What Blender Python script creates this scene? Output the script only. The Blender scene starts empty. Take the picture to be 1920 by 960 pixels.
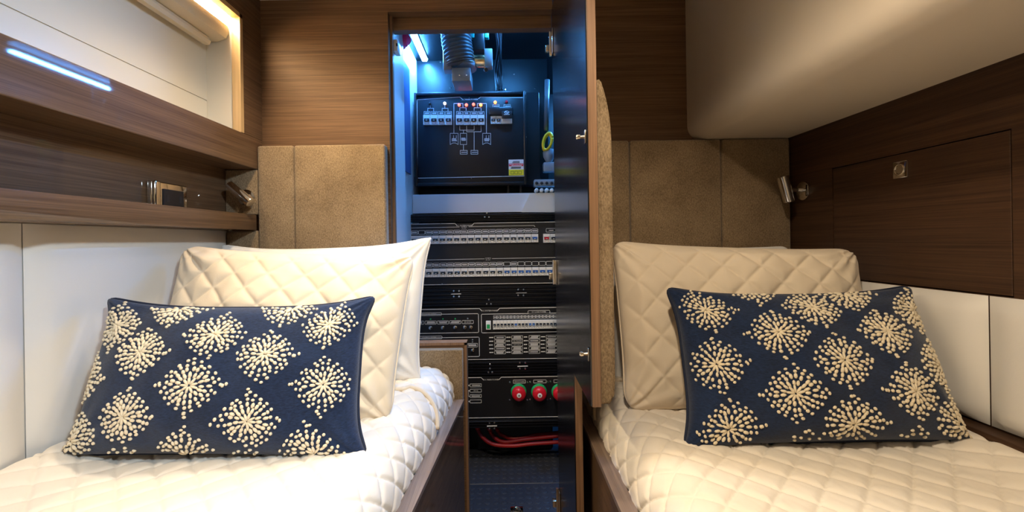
import bpy, bmesh, math, random
from mathutils import Vector, Matrix, noise
random.seed(7)
C = bpy.context.scene.collection
PI = math.pi
# ---------------------------------------------------------------- camera
F = 780.0; H = 0.86; ROLL = 0.0157; VX, VY = 945.0, 452.0
cs, sn = math.cos(ROLL), math.sin(ROLL)
cam_d = bpy.data.cameras.new('camera'); cam = bpy.data.objects.new('camera', cam_d); C.objects.link(cam)
cam_d.sensor_width = 36.0; cam_d.lens = F/1920*36.0
cam_d.shift_x = (960-VX)/1920; cam_d.shift_y = -(480-VY)/1920
cam_d.clip_start = 0.01
cam.matrix_world = Matrix(((cs, sn, 0, 0), (0, 0, -1, 0), (-sn, cs, 0, H), (0, 0, 0, 1)))
bpy.context.scene.camera = cam
def P(px, py, Y):
    "photo measurement -> world point on the plane at distance Y"
    dx, dy = px-VX, py-VY
    return Vector(((dx*cs-dy*sn)*Y/F, Y, H-(dx*sn+dy*cs)*Y/F))
def PROJ(p):
    u, v = p[0]*F/p[1], (H-p[2])*F/p[1]
    return (VX+u*cs+v*sn, VY-u*sn+v*cs)
# ---------------------------------------------------------------- world, lights, exposure
sc = bpy.context.scene
sc.view_settings.view_transform = 'Standard'; sc.view_settings.look = 'None'
sc.view_settings.exposure = 0.0; sc.view_settings.gamma = 1.0; sc.view_settings.use_curve_mapping = False
w = bpy.data.worlds.new('world'); sc.world = w; w.use_nodes = True
w.node_tree.nodes['Background'].inputs[0].default_value = (0.5, 0.45, 0.4, 1)
w.node_tree.nodes['Background'].inputs[1].default_value = 0.0
def lamp(name, loc, to, power, col, size=0.06, spot=None, blend=0.5):
    d = bpy.data.lights.new(name, 'SPOT' if spot else 'AREA'); o = bpy.data.objects.new(name, d); C.objects.link(o)
    d.energy = power; d.color = col
    if spot: d.spot_size = math.radians(spot); d.spot_blend = blend; d.shadow_soft_size = size
    else: d.shape = 'DISK'; d.size = size
    o.location = loc
    o.rotation_euler = (Vector(to)-Vector(loc)).to_track_quat('-Z', 'Y').to_euler()
    return o
WARM = (1.0, 0.75, 0.47); NEUT = (1.0, 0.92, 0.81); COOL = (0.72, 0.87, 1.0)
lamp('downlight_aisle', (-0.02, 0.84, H+0.72), (-0.02, 0.80, 0), 20, NEUT, 0.03, 96, 0.7)
lamp('downlight_left_bed', (-0.46, 0.93, H+0.72), (-0.47, 0.96, 0), 14, WARM, 0.025, 118, 0.7)
lamp('downlight_near', (0.04, 0.20, H+0.70), (0.22, 0.62, 0.2), 27, (1.0, 0.84, 0.64), 0.03, 112, 0.6)
lamp('cool_side_spot', (0.46, -0.15, H+0.62), (-0.79, 0.62, H-0.12), 52, COOL, 0.05, 62, 0.6)  # added cool spot for the left upholstery

# ---------------------------------------------------------------- materials
def nt(name):
    m = bpy.data.materials.new(name); m.use_nodes = True
    t = m.node_tree; b = t.nodes['Principled BSDF']
    return m, t, b
def pm(name, col, rough=0.5, metal=0.0, spec=0.5, coat=0.0, noise_scale=None, var=0.0, bump=0.0, stretch=(1, 1, 1), sheen=0.0, emit=None):
    m, t, b = nt(name)
    b.inputs['Base Color'].default_value = (*col, 1); b.inputs['Roughness'].default_value = rough
    b.inputs['Metallic'].default_value = metal; b.inputs['Specular IOR Level'].default_value = spec
    b.inputs['Coat Weight'].default_value = coat; b.inputs['Coat Roughness'].default_value = 0.06
    b.inputs['Sheen Weight'].default_value = sheen
    if emit:
        b.inputs['Emission Color'].default_value = (*emit[0], 1); b.inputs['Emission Strength'].default_value = emit[1]
    if noise_scale:
        tc = t.nodes.new('ShaderNodeTexCoord'); mp = t.nodes.new('ShaderNodeMapping')
        mp.inputs['Scale'].default_value = stretch
        n = t.nodes.new('ShaderNodeTexNoise'); n.inputs['Scale'].default_value = noise_scale; n.inputs['Detail'].default_value = 4
        t.links.new(tc.outputs['Object'], mp.inputs[0]); t.links.new(mp.outputs[0], n.inputs['Vector'])
        if var:
            r = t.nodes.new('ShaderNodeValToRGB')
            r.color_ramp.elements[0].position = 0.3; r.color_ramp.elements[1].position = 0.7
            r.color_ramp.elements[0].color = (*[c*(1-var) for c in col], 1)
            r.color_ramp.elements[1].color = (*[min(1, c*(1+var)) for c in col], 1)
            t.links.new(n.outputs['Fac'], r.inputs[0]); t.links.new(r.outputs[0], b.inputs['Base Color'])
        if bump:
            bp = t.nodes.new('ShaderNodeBump'); bp.inputs['Strength'].default_value = bump; bp.inputs['Distance'].default_value = 0.002
            t.links.new(n.outputs['Fac'], bp.inputs['Height']); t.links.new(bp.outputs[0], b.inputs['Normal'])
    return m
def wood(name, axis, dark, light, rough=0.35, coat=0.3, coat_rough=0.1, spec=0.5):
    m, t, b = nt(name); b.inputs['Specular IOR Level'].default_value = spec
    tc = t.nodes.new('ShaderNodeTexCoord')
    def layer(along, across, det):
        mp = t.nodes.new('ShaderNodeMapping'); s = [across]*3; s[axis] = along; mp.inputs['Scale'].default_value = s
        n = t.nodes.new('ShaderNodeTexNoise'); n.inputs['Scale'].default_value = 1; n.inputs['Detail'].default_value = det; n.inputs['Roughness'].default_value = 0.65
        t.links.new(tc.outputs['Object'], mp.inputs[0]); t.links.new(mp.outputs[0], n.inputs['Vector'])
        return n
    a = layer(1.1, 80, 6); f = layer(5, 420, 3)
    mix = t.nodes.new('ShaderNodeMix'); mix.data_type = 'FLOAT'; mix.inputs['Factor'].default_value = 0.5
    t.links.new(a.outputs['Fac'], mix.inputs[2]); t.links.new(f.outputs['Fac'], mix.inputs[3])
    r = t.nodes.new('ShaderNodeValToRGB'); e = r.color_ramp.elements
    e[0].position = 0.36; e[0].color = (*dark, 1); e[1].position = 0.64; e[1].color = (*light, 1)
    t.links.new(mix.outputs[0], r.inputs[0]); t.links.new(r.outputs[0], b.inputs['Base Color'])
    b.inputs['Roughness'].default_value = rough; b.inputs['Coat Weight'].default_value = coat; b.inputs['Coat Roughness'].default_value = coat_rough
    bp = t.nodes.new('ShaderNodeBump'); bp.inputs['Strength'].default_value = 0.08; bp.inputs['Distance'].default_value = 0.001
    t.links.new(f.outputs['Fac'], bp.inputs['Height']); t.links.new(bp.outputs[0], b.inputs['Normal'])
    return m
def weave(name, base, fleck, scale, stretch, rough, bump):
    "cloth with coloured flecks along one direction"
    m, t, b = nt(name)
    tc = t.nodes.new('ShaderNodeTexCoord'); mp = t.nodes.new('ShaderNodeMapping'); mp.inputs['Scale'].default_value = stretch
    n = t.nodes.new('ShaderNodeTexNoise'); n.inputs['Scale'].default_value = scale; n.inputs['Detail'].default_value = 5; n.inputs['Roughness'].default_value = 0.7
    t.links.new(tc.outputs['Object'], mp.inputs[0]); t.links.new(mp.outputs[0], n.inputs['Vector'])
    n2 = t.nodes.new('ShaderNodeTexNoise'); n2.inputs['Scale'].default_value = 14; n2.inputs['Detail'].default_value = 3
    t.links.new(tc.outputs['Object'], n2.inputs['Vector'])
    mx = t.nodes.new('ShaderNodeMix'); mx.data_type = 'FLOAT'; mx.inputs['Factor'].default_value = 0.25
    t.links.new(n.outputs['Fac'], mx.inputs[2]); t.links.new(n2.outputs['Fac'], mx.inputs[3])
    r = t.nodes.new('ShaderNodeValToRGB'); e = r.color_ramp.elements
    e[0].position = 0.38; e[0].color = (*base, 1); e[1].position = 0.66; e[1].color = (*fleck, 1)
    t.links.new(mx.outputs[0], r.inputs[0]); t.links.new(r.outputs[0], b.inputs['Base Color'])
    b.inputs['Roughness'].default_value = rough; b.inputs['Sheen Weight'].default_value = 0.25; b.inputs['Specular IOR Level'].default_value = 0.2
    bp = t.nodes.new('ShaderNodeBump'); bp.inputs['Strength'].default_value = bump; bp.inputs['Distance'].default_value = 0.0015
    t.links.new(n.outputs['Fac'], bp.inputs['Height']); t.links.new(bp.outputs[0], b.inputs['Normal'])
    return m
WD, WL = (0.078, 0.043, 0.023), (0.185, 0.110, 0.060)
M = {
 'wood_x': wood('walnut_across', 0, (0.092, 0.047, 0.023), (0.215, 0.120, 0.060), 0.55, 0.0, 0.3, 0.25),
 'wood_y': wood('walnut_lengthwise', 1, (0.078, 0.042, 0.022), (0.18, 0.104, 0.055), 0.5, 0.55, 0.03, 0.15),
 'wood_r': wood('walnut_shade_lengthwise', 1, (0.032, 0.014, 0.007), (0.080, 0.038, 0.018), 0.5, 0.05, 0.3, 0.3),  # right-hand walnut, base colour darkened to carry the shade on that side
 'wood_z': wood('walnut_upright', 2, (0.17, 0.088, 0.042), (0.36, 0.20, 0.105), 0.45, 0.1),
 'wood_grey': wood('greyed_walnut_rail', 1, (0.16, 0.11, 0.085), (0.30, 0.22, 0.17), 0.3, 0.4),
 'lining': wood('pale_oak_lining', 2, (0.50, 0.32, 0.14), (0.68, 0.47, 0.24), 0.4, 0.2),
 'fabric': weave('tan_chenille', (0.165, 0.108, 0.056), (0.42, 0.30, 0.175), 260, (1.6, 1.6, 0.8), 0.9, 0.7),
 'leather': pm('cream_leather', (0.78, 0.74, 0.68), 0.42, noise_scale=300, bump=0.06),
 'panel': pm('cream_lacquer', (0.82, 0.76, 0.63), 0.3, noise_scale=3, var=0.015),
 'hull': pm('cream_hull_liner', (0.75, 0.65, 0.52), 0.5, noise_scale=400, bump=0.04),
 'ceil': pm('ceiling_liner', (0.80, 0.76, 0.70), 0.6, noise_scale=200, bump=0.03),
 'quilt': pm('cream_quilted_cotton', (0.82, 0.74, 0.63), 0.85, spec=0.2, noise_scale=500, bump=0.12, sheen=0.2),
 'sham': pm('cream_quilted_sham', (0.80, 0.67, 0.50), 0.85, spec=0.2, noise_scale=500, bump=0.12, sheen=0.2),
 'sheet': pm('white_cotton', (0.88, 0.85, 0.81), 0.8, spec=0.25, noise_scale=500, bump=0.08, sheen=0.1),
 'denim': weave('navy_denim', (0.003, 0.008, 0.027), (0.015, 0.034, 0.092), 300, (0.5, 0.5, 2.6), 0.85, 0.5),
 'piping': pm('navy_piping', (0.005, 0.011, 0.034), 0.8, noise_scale=400, bump=0.2),
 'thread': pm('cream_embroidery', (0.80, 0.69, 0.50), 0.7, noise_scale=500, bump=0.3),
 'chrome': pm('chrome', (0.78, 0.76, 0.73), 0.08, 1.0, noise_scale=50, bump=0.01),
 'nickel': pm('brushed_nickel', (0.72, 0.62, 0.48), 0.22, 1.0, noise_scale=80, bump=0.03),
 'blackgloss': pm('black_gloss_laminate', (0.006, 0.006, 0.008), 0.20, spec=0.6, noise_scale=3, var=0.05),
 'blackmat': pm('black_powder_coat', (0.009, 0.010, 0.013), 0.34, noise_scale=900, bump=0.05),
 'blackwall': pm('black_closet_lining', (0.004, 0.005, 0.006), 0.36, spec=0.3, noise_scale=900, bump=0.04),
 'blackrack': pm('black_rack_panel', (0.007, 0.007, 0.009), 0.45, noise_scale=900, bump=0.04),
 'blackplastic': pm('black_plastic', (0.012, 0.012, 0.014), 0.35, noise_scale=300, bump=0.02),
 'plastic': pm('white_plastic', (0.74, 0.73, 0.69), 0.4, noise_scale=200, bump=0.02),
 'breaker': pm('pale_grey_breaker_plastic', (0.86, 0.86, 0.84), 0.38, noise_scale=200, bump=0.02),
 'lever': pm('dark_lever_plastic', (0.02, 0.022, 0.028), 0.35, noise_scale=200, bump=0.02),
 'blue': pm('blue_lever_plastic', (0.03, 0.12, 0.40), 0.35, noise_scale=200, bump=0.02),
 'green': pm('green_plastic', (0.02, 0.36, 0.11), 0.35, noise_scale=200, bump=0.02),
 'red': pm('red_plastic', (0.62, 0.012, 0.025), 0.25, noise_scale=200, bump=0.02),
 'pink': pm('red_rubber_bellows', (0.95, 0.03, 0.16), 0.4, noise_scale=100, bump=0.05),
 'redcable': pm('red_cable_sheath', (0.40, 0.012, 0.012), 0.45, noise_scale=200, bump=0.03),
 'yellow': pm('yellow_cable_sheath', (0.85, 0.58, 0.02), 0.4, noise_scale=200, bump=0.03),
 'print': pm('white_print', (0.92, 0.92, 0.92), 0.5, noise_scale=100, bump=0.01),
 'paper': pm('white_sticker', (0.85, 0.85, 0.85), 0.5, noise_scale=100, bump=0.01),
 'stickred': pm('red_print', (0.75, 0.03, 0.04), 0.5, noise_scale=100, bump=0.01),
 'stickyellow': pm('yellow_print', (0.92, 0.75, 0.03), 0.5, noise_scale=100, bump=0.01),
 'whiteboard': pm('white_closet_board', (0.72, 0.73, 0.74), 0.4, noise_scale=60, bump=0.01),
 'bluegrey': pm('grey_closet_board', (0.06, 0.12, 0.30), 0.45, noise_scale=60, bump=0.01),
 'hose': pm('grey_hose', (0.09, 0.10, 0.115), 0.4, noise_scale=100, bump=0.03),
 'machine': pm('grey_painted_metal', (0.24, 0.27, 0.30), 0.35, noise_scale=100, bump=0.02),
 'rubber': pm('black_studded_rubber', (0.035, 0.037, 0.045), 0.36, noise_scale=300, bump=0.06),
 'brass': pm('brass_fitting', (0.80, 0.60, 0.34), 0.25, 1.0, noise_scale=100, bump=0.02),
 'blind': pm('cream_blind_cloth', (0.78, 0.68, 0.50), 0.85, noise_scale=400, bump=0.1),
 'led_blue': pm('blue_white_led', (0.8, 0.9, 1), 0.5, emit=((0.07, 0.36, 1.0), 520), noise_scale=5),
 'led_fill': pm('added_blue_white_glow', (0.8, 0.9, 1), 0.5, emit=((0.07, 0.36, 1.0), 220), noise_scale=5),
 'led_warm': pm('warm_led', (1, 0.9, 0.7), 0.5, emit=((1.0, 0.83, 0.55), 75), noise_scale=5),
 'lamp_red': pm('red_pilot_lamp', (0.9, 0.1, 0.05), 0.3, emit=((1.0, 0.10, 0.06), 5), noise_scale=5),
 'lamp_orange': pm('orange_pilot_lamp', (0.9, 0.3, 0.05), 0.3, emit=((1.0, 0.25, 0.05), 6), noise_scale=5),
 'lamp_white': pm('white_pilot_lamp', (0.9, 0.9, 0.9), 0.3, emit=((1.0, 0.8, 0.75), 3), noise_scale=5),
 'teal': pm('teal_connector', (0.02, 0.34, 0.30), 0.4, noise_scale=100, bump=0.02),
}
# ---------------------------------------------------------------- mesh helpers
def worldloc(o):
    v = Vector((0, 0, 0))
    while o: v += o.location; o = o.parent
    return v
def finish(name, bm, m, parent=None, smooth=False, label=None, loc=None):
    me = bpy.data.meshes.new(name)
    off = worldloc(parent)
    if loc is not None: off = Vector(loc)
    if off.length > 0: bmesh.ops.translate(bm, verts=bm.verts, vec=-off)
    bm.normal_update(); bm.to_mesh(me); bm.free()
    if smooth:
        for p in me.polygons: p.use_smooth = True
        if smooth != 'all':
            try: me.set_sharp_from_angle(angle=math.radians(40))
            except Exception: pass
    me.materials.append(m if not isinstance(m, str) else M[m])
    o = bpy.data.objects.new(name, me); C.objects.link(o)
    if parent: o.parent = parent
    if loc is not None and not parent: o.location = loc
    if label: o['label'] = label
    return o
def stuff(*a):
    o = finish(*a); o['kind'] = 'stuff'; return o
def thing(name, label, cat, loc=(0, 0, 0), group=None):
    o = bpy.data.objects.new(name, None); C.objects.link(o); o.location = loc; o.empty_display_size = 0.02
    o['label'] = label; o['category'] = cat
    if group: o['group'] = group
    return o
def tag(o, label, cat, group=None):
    o['label'] = label; o['category'] = cat
    if group: o['group'] = group
    return o
def struct(name, bm, m, smooth=False, label=None):
    o = finish(name, bm, m, None, smooth); o['kind'] = 'structure'
    if label: o['label'] = label
    return o
def B(): return bmesh.new()
def box(bm, x0, x1, y0, y1, z0, z1, bev=0.0, seg=2):
    r = bmesh.ops.create_cube(bm, size=1.0); vs = r['verts']
    for v in vs: v.co = Vector(((x0+x1)/2+v.co.x*(x1-x0), (y0+y1)/2+v.co.y*(y1-y0), (z0+z1)/2+v.co.z*(z1-z0)))
    if bev:
        es = list({e for v in vs for e in v.link_edges})
        bmesh.ops.bevel(bm, geom=es, offset=bev, segments=seg, profile=0.5, affect='EDGES')
    return bm
def rail(bm, pts_a, pts_b, z0, z1):
    "prism on a plan quad: pts_a = two outer points, pts_b = two inner points (x,y)"
    q = [pts_a[0], pts_a[1], pts_b[1], pts_b[0]]
    lo = [bm.verts.new((x, y, z0)) for x, y in q]; hi = [bm.verts.new((x, y, z1)) for x, y in q]
    for i in range(4): bm.faces.new((lo[i], lo[(i+1) % 4], hi[(i+1) % 4], hi[i]))
    bm.faces.new(hi); bm.faces.new(lo[::-1]); bmesh.ops.recalc_face_normals(bm, faces=bm.faces)
    return bm
def prism(bm, prof, axis, a0, a1):
    "closed profile extruded along axis ('x','y','z'); profile pairs are the other two coordinates in order"
    def mk(p, a):
        if axis == 'y': return (p[0], a, p[1])
        if axis == 'x': return (a, p[0], p[1])
        return (p[0], p[1], a)
    lo = [bm.verts.new(mk(p, a0)) for p in prof]; hi = [bm.verts.new(mk(p, a1)) for p in prof]; n = len(prof); fs = []
    for i in range(n): fs.append(bm.faces.new((lo[i], lo[(i+1) % n], hi[(i+1) % n], hi[i])))
    fs.append(bm.faces.new(hi)); fs.append(bm.faces.new(lo[::-1]))
    bmesh.ops.recalc_face_normals(bm, faces=fs); return bm
def tube(bm, pts, r, seg=10, cap=True):
    pts = [Vector(p) for p in pts]; n = len(pts); rings = []
    rr = r if isinstance(r, (list, tuple)) else [r]*n
    up = Vector((0, 0, 1))
    for i, p in enumerate(pts):
        d = (pts[min(i+1, n-1)]-pts[max(i-1, 0)]).normalized()
        a = up.cross(d)
        if a.length < 1e-3: a = Vector((1, 0, 0)).cross(d)
        a.normalize(); b = d.cross(a)
        up = b if abs(b.dot(Vector((0, 0, 1)))) > 0.0 and i else b
        rings.append([bm.verts.new(p+(a*math.cos(2*PI*k/seg)+b*math.sin(2*PI*k/seg))*rr[i]) for k in range(seg)])
    fs = []
    for i in range(n-1):
        for k in range(seg):
            fs.append(bm.faces.new((rings[i][k], rings[i][(k+1) % seg], rings[i+1][(k+1) % seg], rings[i+1][k])))
    if cap: fs.append(bm.faces.new(rings[0][::-1])); fs.append(bm.faces.new(rings[-1]))
    bmesh.ops.recalc_face_normals(bm, faces=fs); return bm
def smoothpath(pts, n=8):
    pts = [Vector(p) for p in pts]; out = []
    q = [pts[0]]+pts+[pts[-1]]
    for i in range(1, len(q)-2):
        for k in range(n):
            t = k/n; a, b, c, d = q[i-1], q[i], q[i+1], q[i+2]
            out.append(0.5*((2*b)+(-a+c)*t+(2*a-5*b+4*c-d)*t*t+(-a+3*b-3*c+d)*t**3))
    out.append(pts[-1]); return out
def lathe(bm, origin, axis, prof, seg=20):
    "profile (distance along axis, radius)"
    ax = Vector(axis).normalized(); o = Vector(origin)
    a = ax.cross(Vector((0, 0, 1)))
    if a.length < 1e-3: a = Vector((1, 0, 0))
    a.normalize(); b = ax.cross(a); rings = []; fs = []
    for d, r in prof:
        rings.append([bm.verts.new(o+ax*d+(a*math.cos(2*PI*k/seg)+b*math.sin(2*PI*k/seg))*max(r, 1e-5)) for k in range(seg)])
    for i in range(len(rings)-1):
        for k in range(seg): fs.append(bm.faces.new((rings[i][k], rings[i][(k+1) % seg], rings[i+1][(k+1) % seg], rings[i+1][k])))
    fs.append(bm.faces.new(rings[0][::-1])); fs.append(bm.faces.new(rings[-1]))
    bmesh.ops.recalc_face_normals(bm, faces=fs); return bm
TXT = {}
def text(bm, s, x, z, y, size, align='CENTER', wide=1.0):
    "flat lettering facing the cabin (towards -Y); size is cap height"
    if s not in TXT:
        cu = bpy.data.curves.new('lettering', 'FONT'); cu.body = s; cu.size = 1.0; cu.resolution_u = 1; cu.align_x = 'CENTER'
        ob = bpy.data.objects.new('lettering', cu); C.objects.link(ob)
        bpy.context.view_layer.update()
        me = bpy.data.meshes.new_from_object(ob.evaluated_get(bpy.context.evaluated_depsgraph_get()))
        TXT[s] = ([v.co.copy() for v in me.vertices], [tuple(p.vertices) for p in me.polygons])
        bpy.data.objects.remove(ob); bpy.data.curves.remove(cu); bpy.data.meshes.remove(me)
    vs, ps = TXT[s]; k = size/0.70
    nv = [bm.verts.new((x+v.x*k*wide, y, z+v.y*k-size/2)) for v in vs]
    for p in ps:
        try: bm.faces.new([nv[i] for i in p])
        except ValueError: pass
def line(bm, x0, z0, x1, z1, y, wd=0.0013):
    a = Vector((x0, 0, z0)); b = Vector((x1, 0, z1)); d = (b-a)
    if d.length < 1e-6: return
    d.normalize(); n = Vector((-d.z, 0, d.x))*wd/2; a = a-d*wd/2; b = b+d*wd/2
    q = [a-n, b-n, b+n, a+n]
    f = [bm.verts.new((p.x, y, p.z)) for p in q]; g = [bm.verts.new((p.x, y+0.0008, p.z)) for p in q]
    bm.faces.new(f)
    for i in range(4): bm.faces.new((f[i], g[i], g[(i+1) % 4], f[(i+1) % 4]))
def frame(bm, x0, x1, z0, z1, y, wd=0.0011, r=0.0):
    if r:
        c = [(x0+r, z0), (x1-r, z0), (x1, z0+r), (x1, z1-r), (x1-r, z1), (x0+r, z1), (x0, z1-r), (x0, z0+r)]
    else: c = [(x0, z0), (x1, z0), (x1, z1), (x0, z1)]
    for i in range(len(c)): line(bm, *c[i], *c[(i+1) % len(c)], y, wd)
def scribble(bm, x, z, y, wdt, rows=2, h=0.0016):
    "print too small to read: broken bars"
    for k in range(rows):
        zz = z+(k-(rows-1)/2)*h*1.9; xx = x-wdt/2*random.uniform(0.7, 1)
        while xx < x+wdt/2*0.85:
            l = random.uniform(0.0015, 0.005); l = min(l, x+wdt/2-xx)
            line(bm, xx, zz, xx+l, zz, y, h); xx += l+0.0022
# ================================================================ STRUCTURE
YW = 1.248          # bulkhead at the head of the beds
CEIL = H+0.733
XL, XLW, XRW = -0.72, -0.815, 0.842
YB = -0.95
OX0, OX1, OZT = -0.338, 0.156, H+0.693       # closet opening
STUBX, STUBZ = -0.118, H-0.304
bm = B()
box(bm, -0.95, OX0, YW, YW+0.035, 0, CEIL+0.02); box(bm, OX0, OX1, YW, YW+0.035, OZT, CEIL+0.02)
box(bm, OX1+0.019, 0.95, YW, YW+0.035, 0, CEIL+0.02); box(bm, OX0, STUBX, YW, YW+0.035, 0, STUBZ)
struct('wall_back', bm, 'wood_x', label='walnut bulkhead with horizontal grain around the closet opening')
bm = B()
box(bm, XLW-0.14, XL, YB, YW, H+0.222, H+0.312, 0.002); box(bm, XLW-0.14, XL, YB, YW, H+0.640, CEIL+0.02)
box(bm, XLW-0.14, XL, 1.158, YW, H+0.312, H+0.640); box(bm, XLW-0.14, XL, YB, -0.15, H+0.312, H+0.640)
box(bm, XLW-0.14, XLW, YB, YW, H+0.085, H+0.222)
struct('wall_left', bm, 'wood_y', label='glossy walnut side wall above the left bed with window opening')
bm = B(); box(bm, XLW-0.14, XL, YB, YW-0.034, H+0.043, H+0.088, 0.0025); struct('trim_1', bm, 'wood_y', True, 'long walnut ledge above the white upholstery on the left')
bm = B(); box(bm, XLW-0.14, XLW, YB, YW, 0, H+0.043); struct('wall_left_lower', bm, 'leather')
LY0, LY1, LZ0, LZ1 = 0.690, 1.062, H-0.105, H+0.171
bm = B()
box(bm, XRW, XRW+0.05, YB, YW, LZ1+0.002, CEIL+0.02); box(bm, XRW, XRW+0.05, YB, YW, 0, LZ0-0.002)
box(bm, XRW, XRW+0.05, YB, LY0-0.002, LZ0-0.002, LZ1+0.002); box(bm, XRW, XRW+0.05, LY1+0.002, YW, LZ0-0.002, LZ1+0.002)
box(bm, XRW+0.02, XRW+0.05, LY0-0.01, LY1+0.01, LZ0-0.01, LZ1+0.01)
struct('wall_right', bm, 'wood_r', label='shade-darkened walnut side wall above the right bed')
bm = B(); box(bm, -0.96, 0.9, YB-0.03, YB, 0, CEIL); struct('wall_front', bm, 'panel')
bm = B(); box(bm, -0.96, 0.9, YB, YW, CEIL, CEIL+0.02); struct('ceiling', bm, 'ceil')
bm = B(); box(bm, -0.96, 0.9, YB, YW+0.05, -0.03, 0); struct('floor', bm, 'wood_y')
# overhead hull moulding
r = 0.045; x0, z0 = 0.555, H+0.290
prof = [(XRW, z0), (XRW, CEIL), (x0, CEIL)]+[(x0+r-r*math.cos(a), z0+r-r*math.sin(a)) for a in [PI/2*k/8 for k in range(9)]]
bm = B(); prism(bm, prof, 'y', YB, YW); struct('trim_2', bm, 'hull', True, 'cream rounded hull moulding overhanging the right bed')
# closet shell
CZ = H+0.755; YC = 1.73
bm = B(); box(bm, -0.42, -0.352, YW+0.165, YC, 0, CZ); box(bm, -0.42, -0.334, YW+0.035, YW+0.175, 0, CZ); struct('wall_closet_left', bm, 'whiteboard')
bm = B(); box(bm, -0.42, 0.19, YC, YC+0.03, 0, CZ); box(bm, 0.19, 0.62, 2.15, 2.18, 0, CZ); struct('wall_closet_back', bm, 'blackwall')
bm = B(); box(bm, 0.60, 0.63, YW+0.035, 2.18, 0, CZ); struct('wall_closet_right', bm, 'blackwall')
bm = B(); box(bm, -0.42, 0.63, YW+0.035, 2.18, CZ, CZ+0.02); struct('ceiling_closet', bm, 'blackwall')
bm = B(); box(bm, -0.42, 0.63, YW+0.05, 2.18, -0.03, -0.004); struct('floor_closet', bm, 'rubber')
# closet frame: rebate strips
bm = B(); box(bm, OX0, OX1, YW+0.034, YW+0.062, H+0.655, OZT+0.03); struct('trim_3', bm, 'wood_x', label='walnut head of the closet door frame')
bm = B(); box(bm, OX0-0.002, OX0+0.007, YW+0.022, YW+0.037, STUBZ, OZT); box(bm, STUBX-0.006, STUBX+0.001, YW-0.002, YW+0.036, 0, STUBZ+0.001)
box(bm, OX0, STUBX+0.001, YW-0.002, YW+0.036, STUBZ-0.006, STUBZ+0.002)
struct('trim_4', bm, 'wood_z', label='walnut edging around the lower left of the closet opening')
# window recess in the left wall
bm = B()
box(bm, XLW-0.03, XLW, -0.15, 1.158, H+0.402, H+0.640); box(bm, XLW-0.03, XLW-0.0005, -0.15, 1.158, H+0.312, H+0.400)
box(bm, XLW-0.03, XLW-0.003, -0.15, 1.158, H+0.399, H+0.403)
win = struct('window_1', bm, 'panel', label='recessed cream window niche in the left wall with horizontal joint')
bm = B(); box(bm, XLW, XL-0.022, 1.150, 1.1578, H+0.3125, H+0.640); finish('window_reveal', bm, 'panel', win)
bm = B(); box(bm, XL-0.022, XL+0.0015, 1.146, 1.1585, H+0.312, H+0.640); box(bm, XL-0.022, XL+0.0015, -0.15, 1.158, H+0.628, H+0.6405)
finish('window_frame', bm, 'lining', win)
bm = B(); box(bm, XL-0.075, XL-0.03, -0.10, 1.14, H+0.630, H+0.636); o = finish('window_light', bm, 'led_warm', win); o['label'] = 'glowing warm light strip'
# roman blind gathered at the head of the niche
bl = thing('window_blind', 'cream cloth blind rolled up at the top of the lit window niche', 'blind', (-0.775, 0.5, H+0.55))
bm = B(); prism(bm, [(-0.812, H+0.612), (-0.812, H+0.572), (-0.800, H+0.562), (-0.780, H+0.562), (-0.757, H+0.570), (-0.750, H+0.585), (-0.752, H+0.604), (-0.765, H+0.614)], 'y', -0.14, 1.147)
finish('blind_roll', bm, 'blind', bl, True)
bm = B(); prism(bm, [(-0.806, H+0.560), (-0.806, H+0.546), (-0.796, H+0.540), (-0.784, H+0.541), (-0.780, H+0.550), (-0.784, H+0.560)], 'y', -0.14, 1.120); finish('hem_bar', bm, 'blind', bl, True)
# ================================================================ HEADBOARDS AND UPHOLSTERY
def cushion_panel(x0, x1, y0, y1, z0, z1, mat, parent, bev=0.008, name='cushion_panel'):
    bm = B(); box(bm, x0, x1, y0, y1, z0, z1, bev, 3); return finish(name, bm, mat, parent, True)
hb = thing('headboard', 'tan chenille padded headboard behind the left bed, beside the closet opening', 'headboard', (-0.53, YW-0.02, H-0.36), 'padded headboards')
YH = YW-0.034
for a, b in ((-0.718, -0.6125), (-0.6105, -0.343)):
    cushion_panel(a, b, YH, YW-0.001, H-0.38, H+0.290, 'fabric', hb, name='padded_panel')
cushion_panel(XLW+0.001, -0.7195, YH, YW-0.001, H-0.38, H+0.042, 'fabric', hb, name='padded_panel')
nb = finish('lamp_backing_panel', box(B(), XLW+0.001, -0.7195, YH+0.004, YW-0.001, H+0.089, H+0.221, 0.004), 'fabric', None, True); tag(nb, 'small tan chenille panel behind the left chrome reading lamp', 'panel')
hs = tag(finish('headboard_end', box(B(), OX0+0.003, STUBX-0.009, YW-0.03, YW-0.001, H-0.5, STUBZ-0.0125, 0.004), 'fabric', None, True), 'low tan fabric panel at the foot of the closet opening by the left bed', 'headboard')
hb2 = thing('headboard', 'darker shaded tan chenille headboard behind the right bed', 'headboard', (0.5, YW-0.02, H-0.36), 'padded headboards')
for a, b in ((0.176, 0.3705), (0.3725, 0.6385), (0.6405, XRW-0.002)):
    cushion_panel(a, b, YH, YW-0.001, H-0.38, H+0.289, 'fabric', hb2, name='padded_panel')
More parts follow.
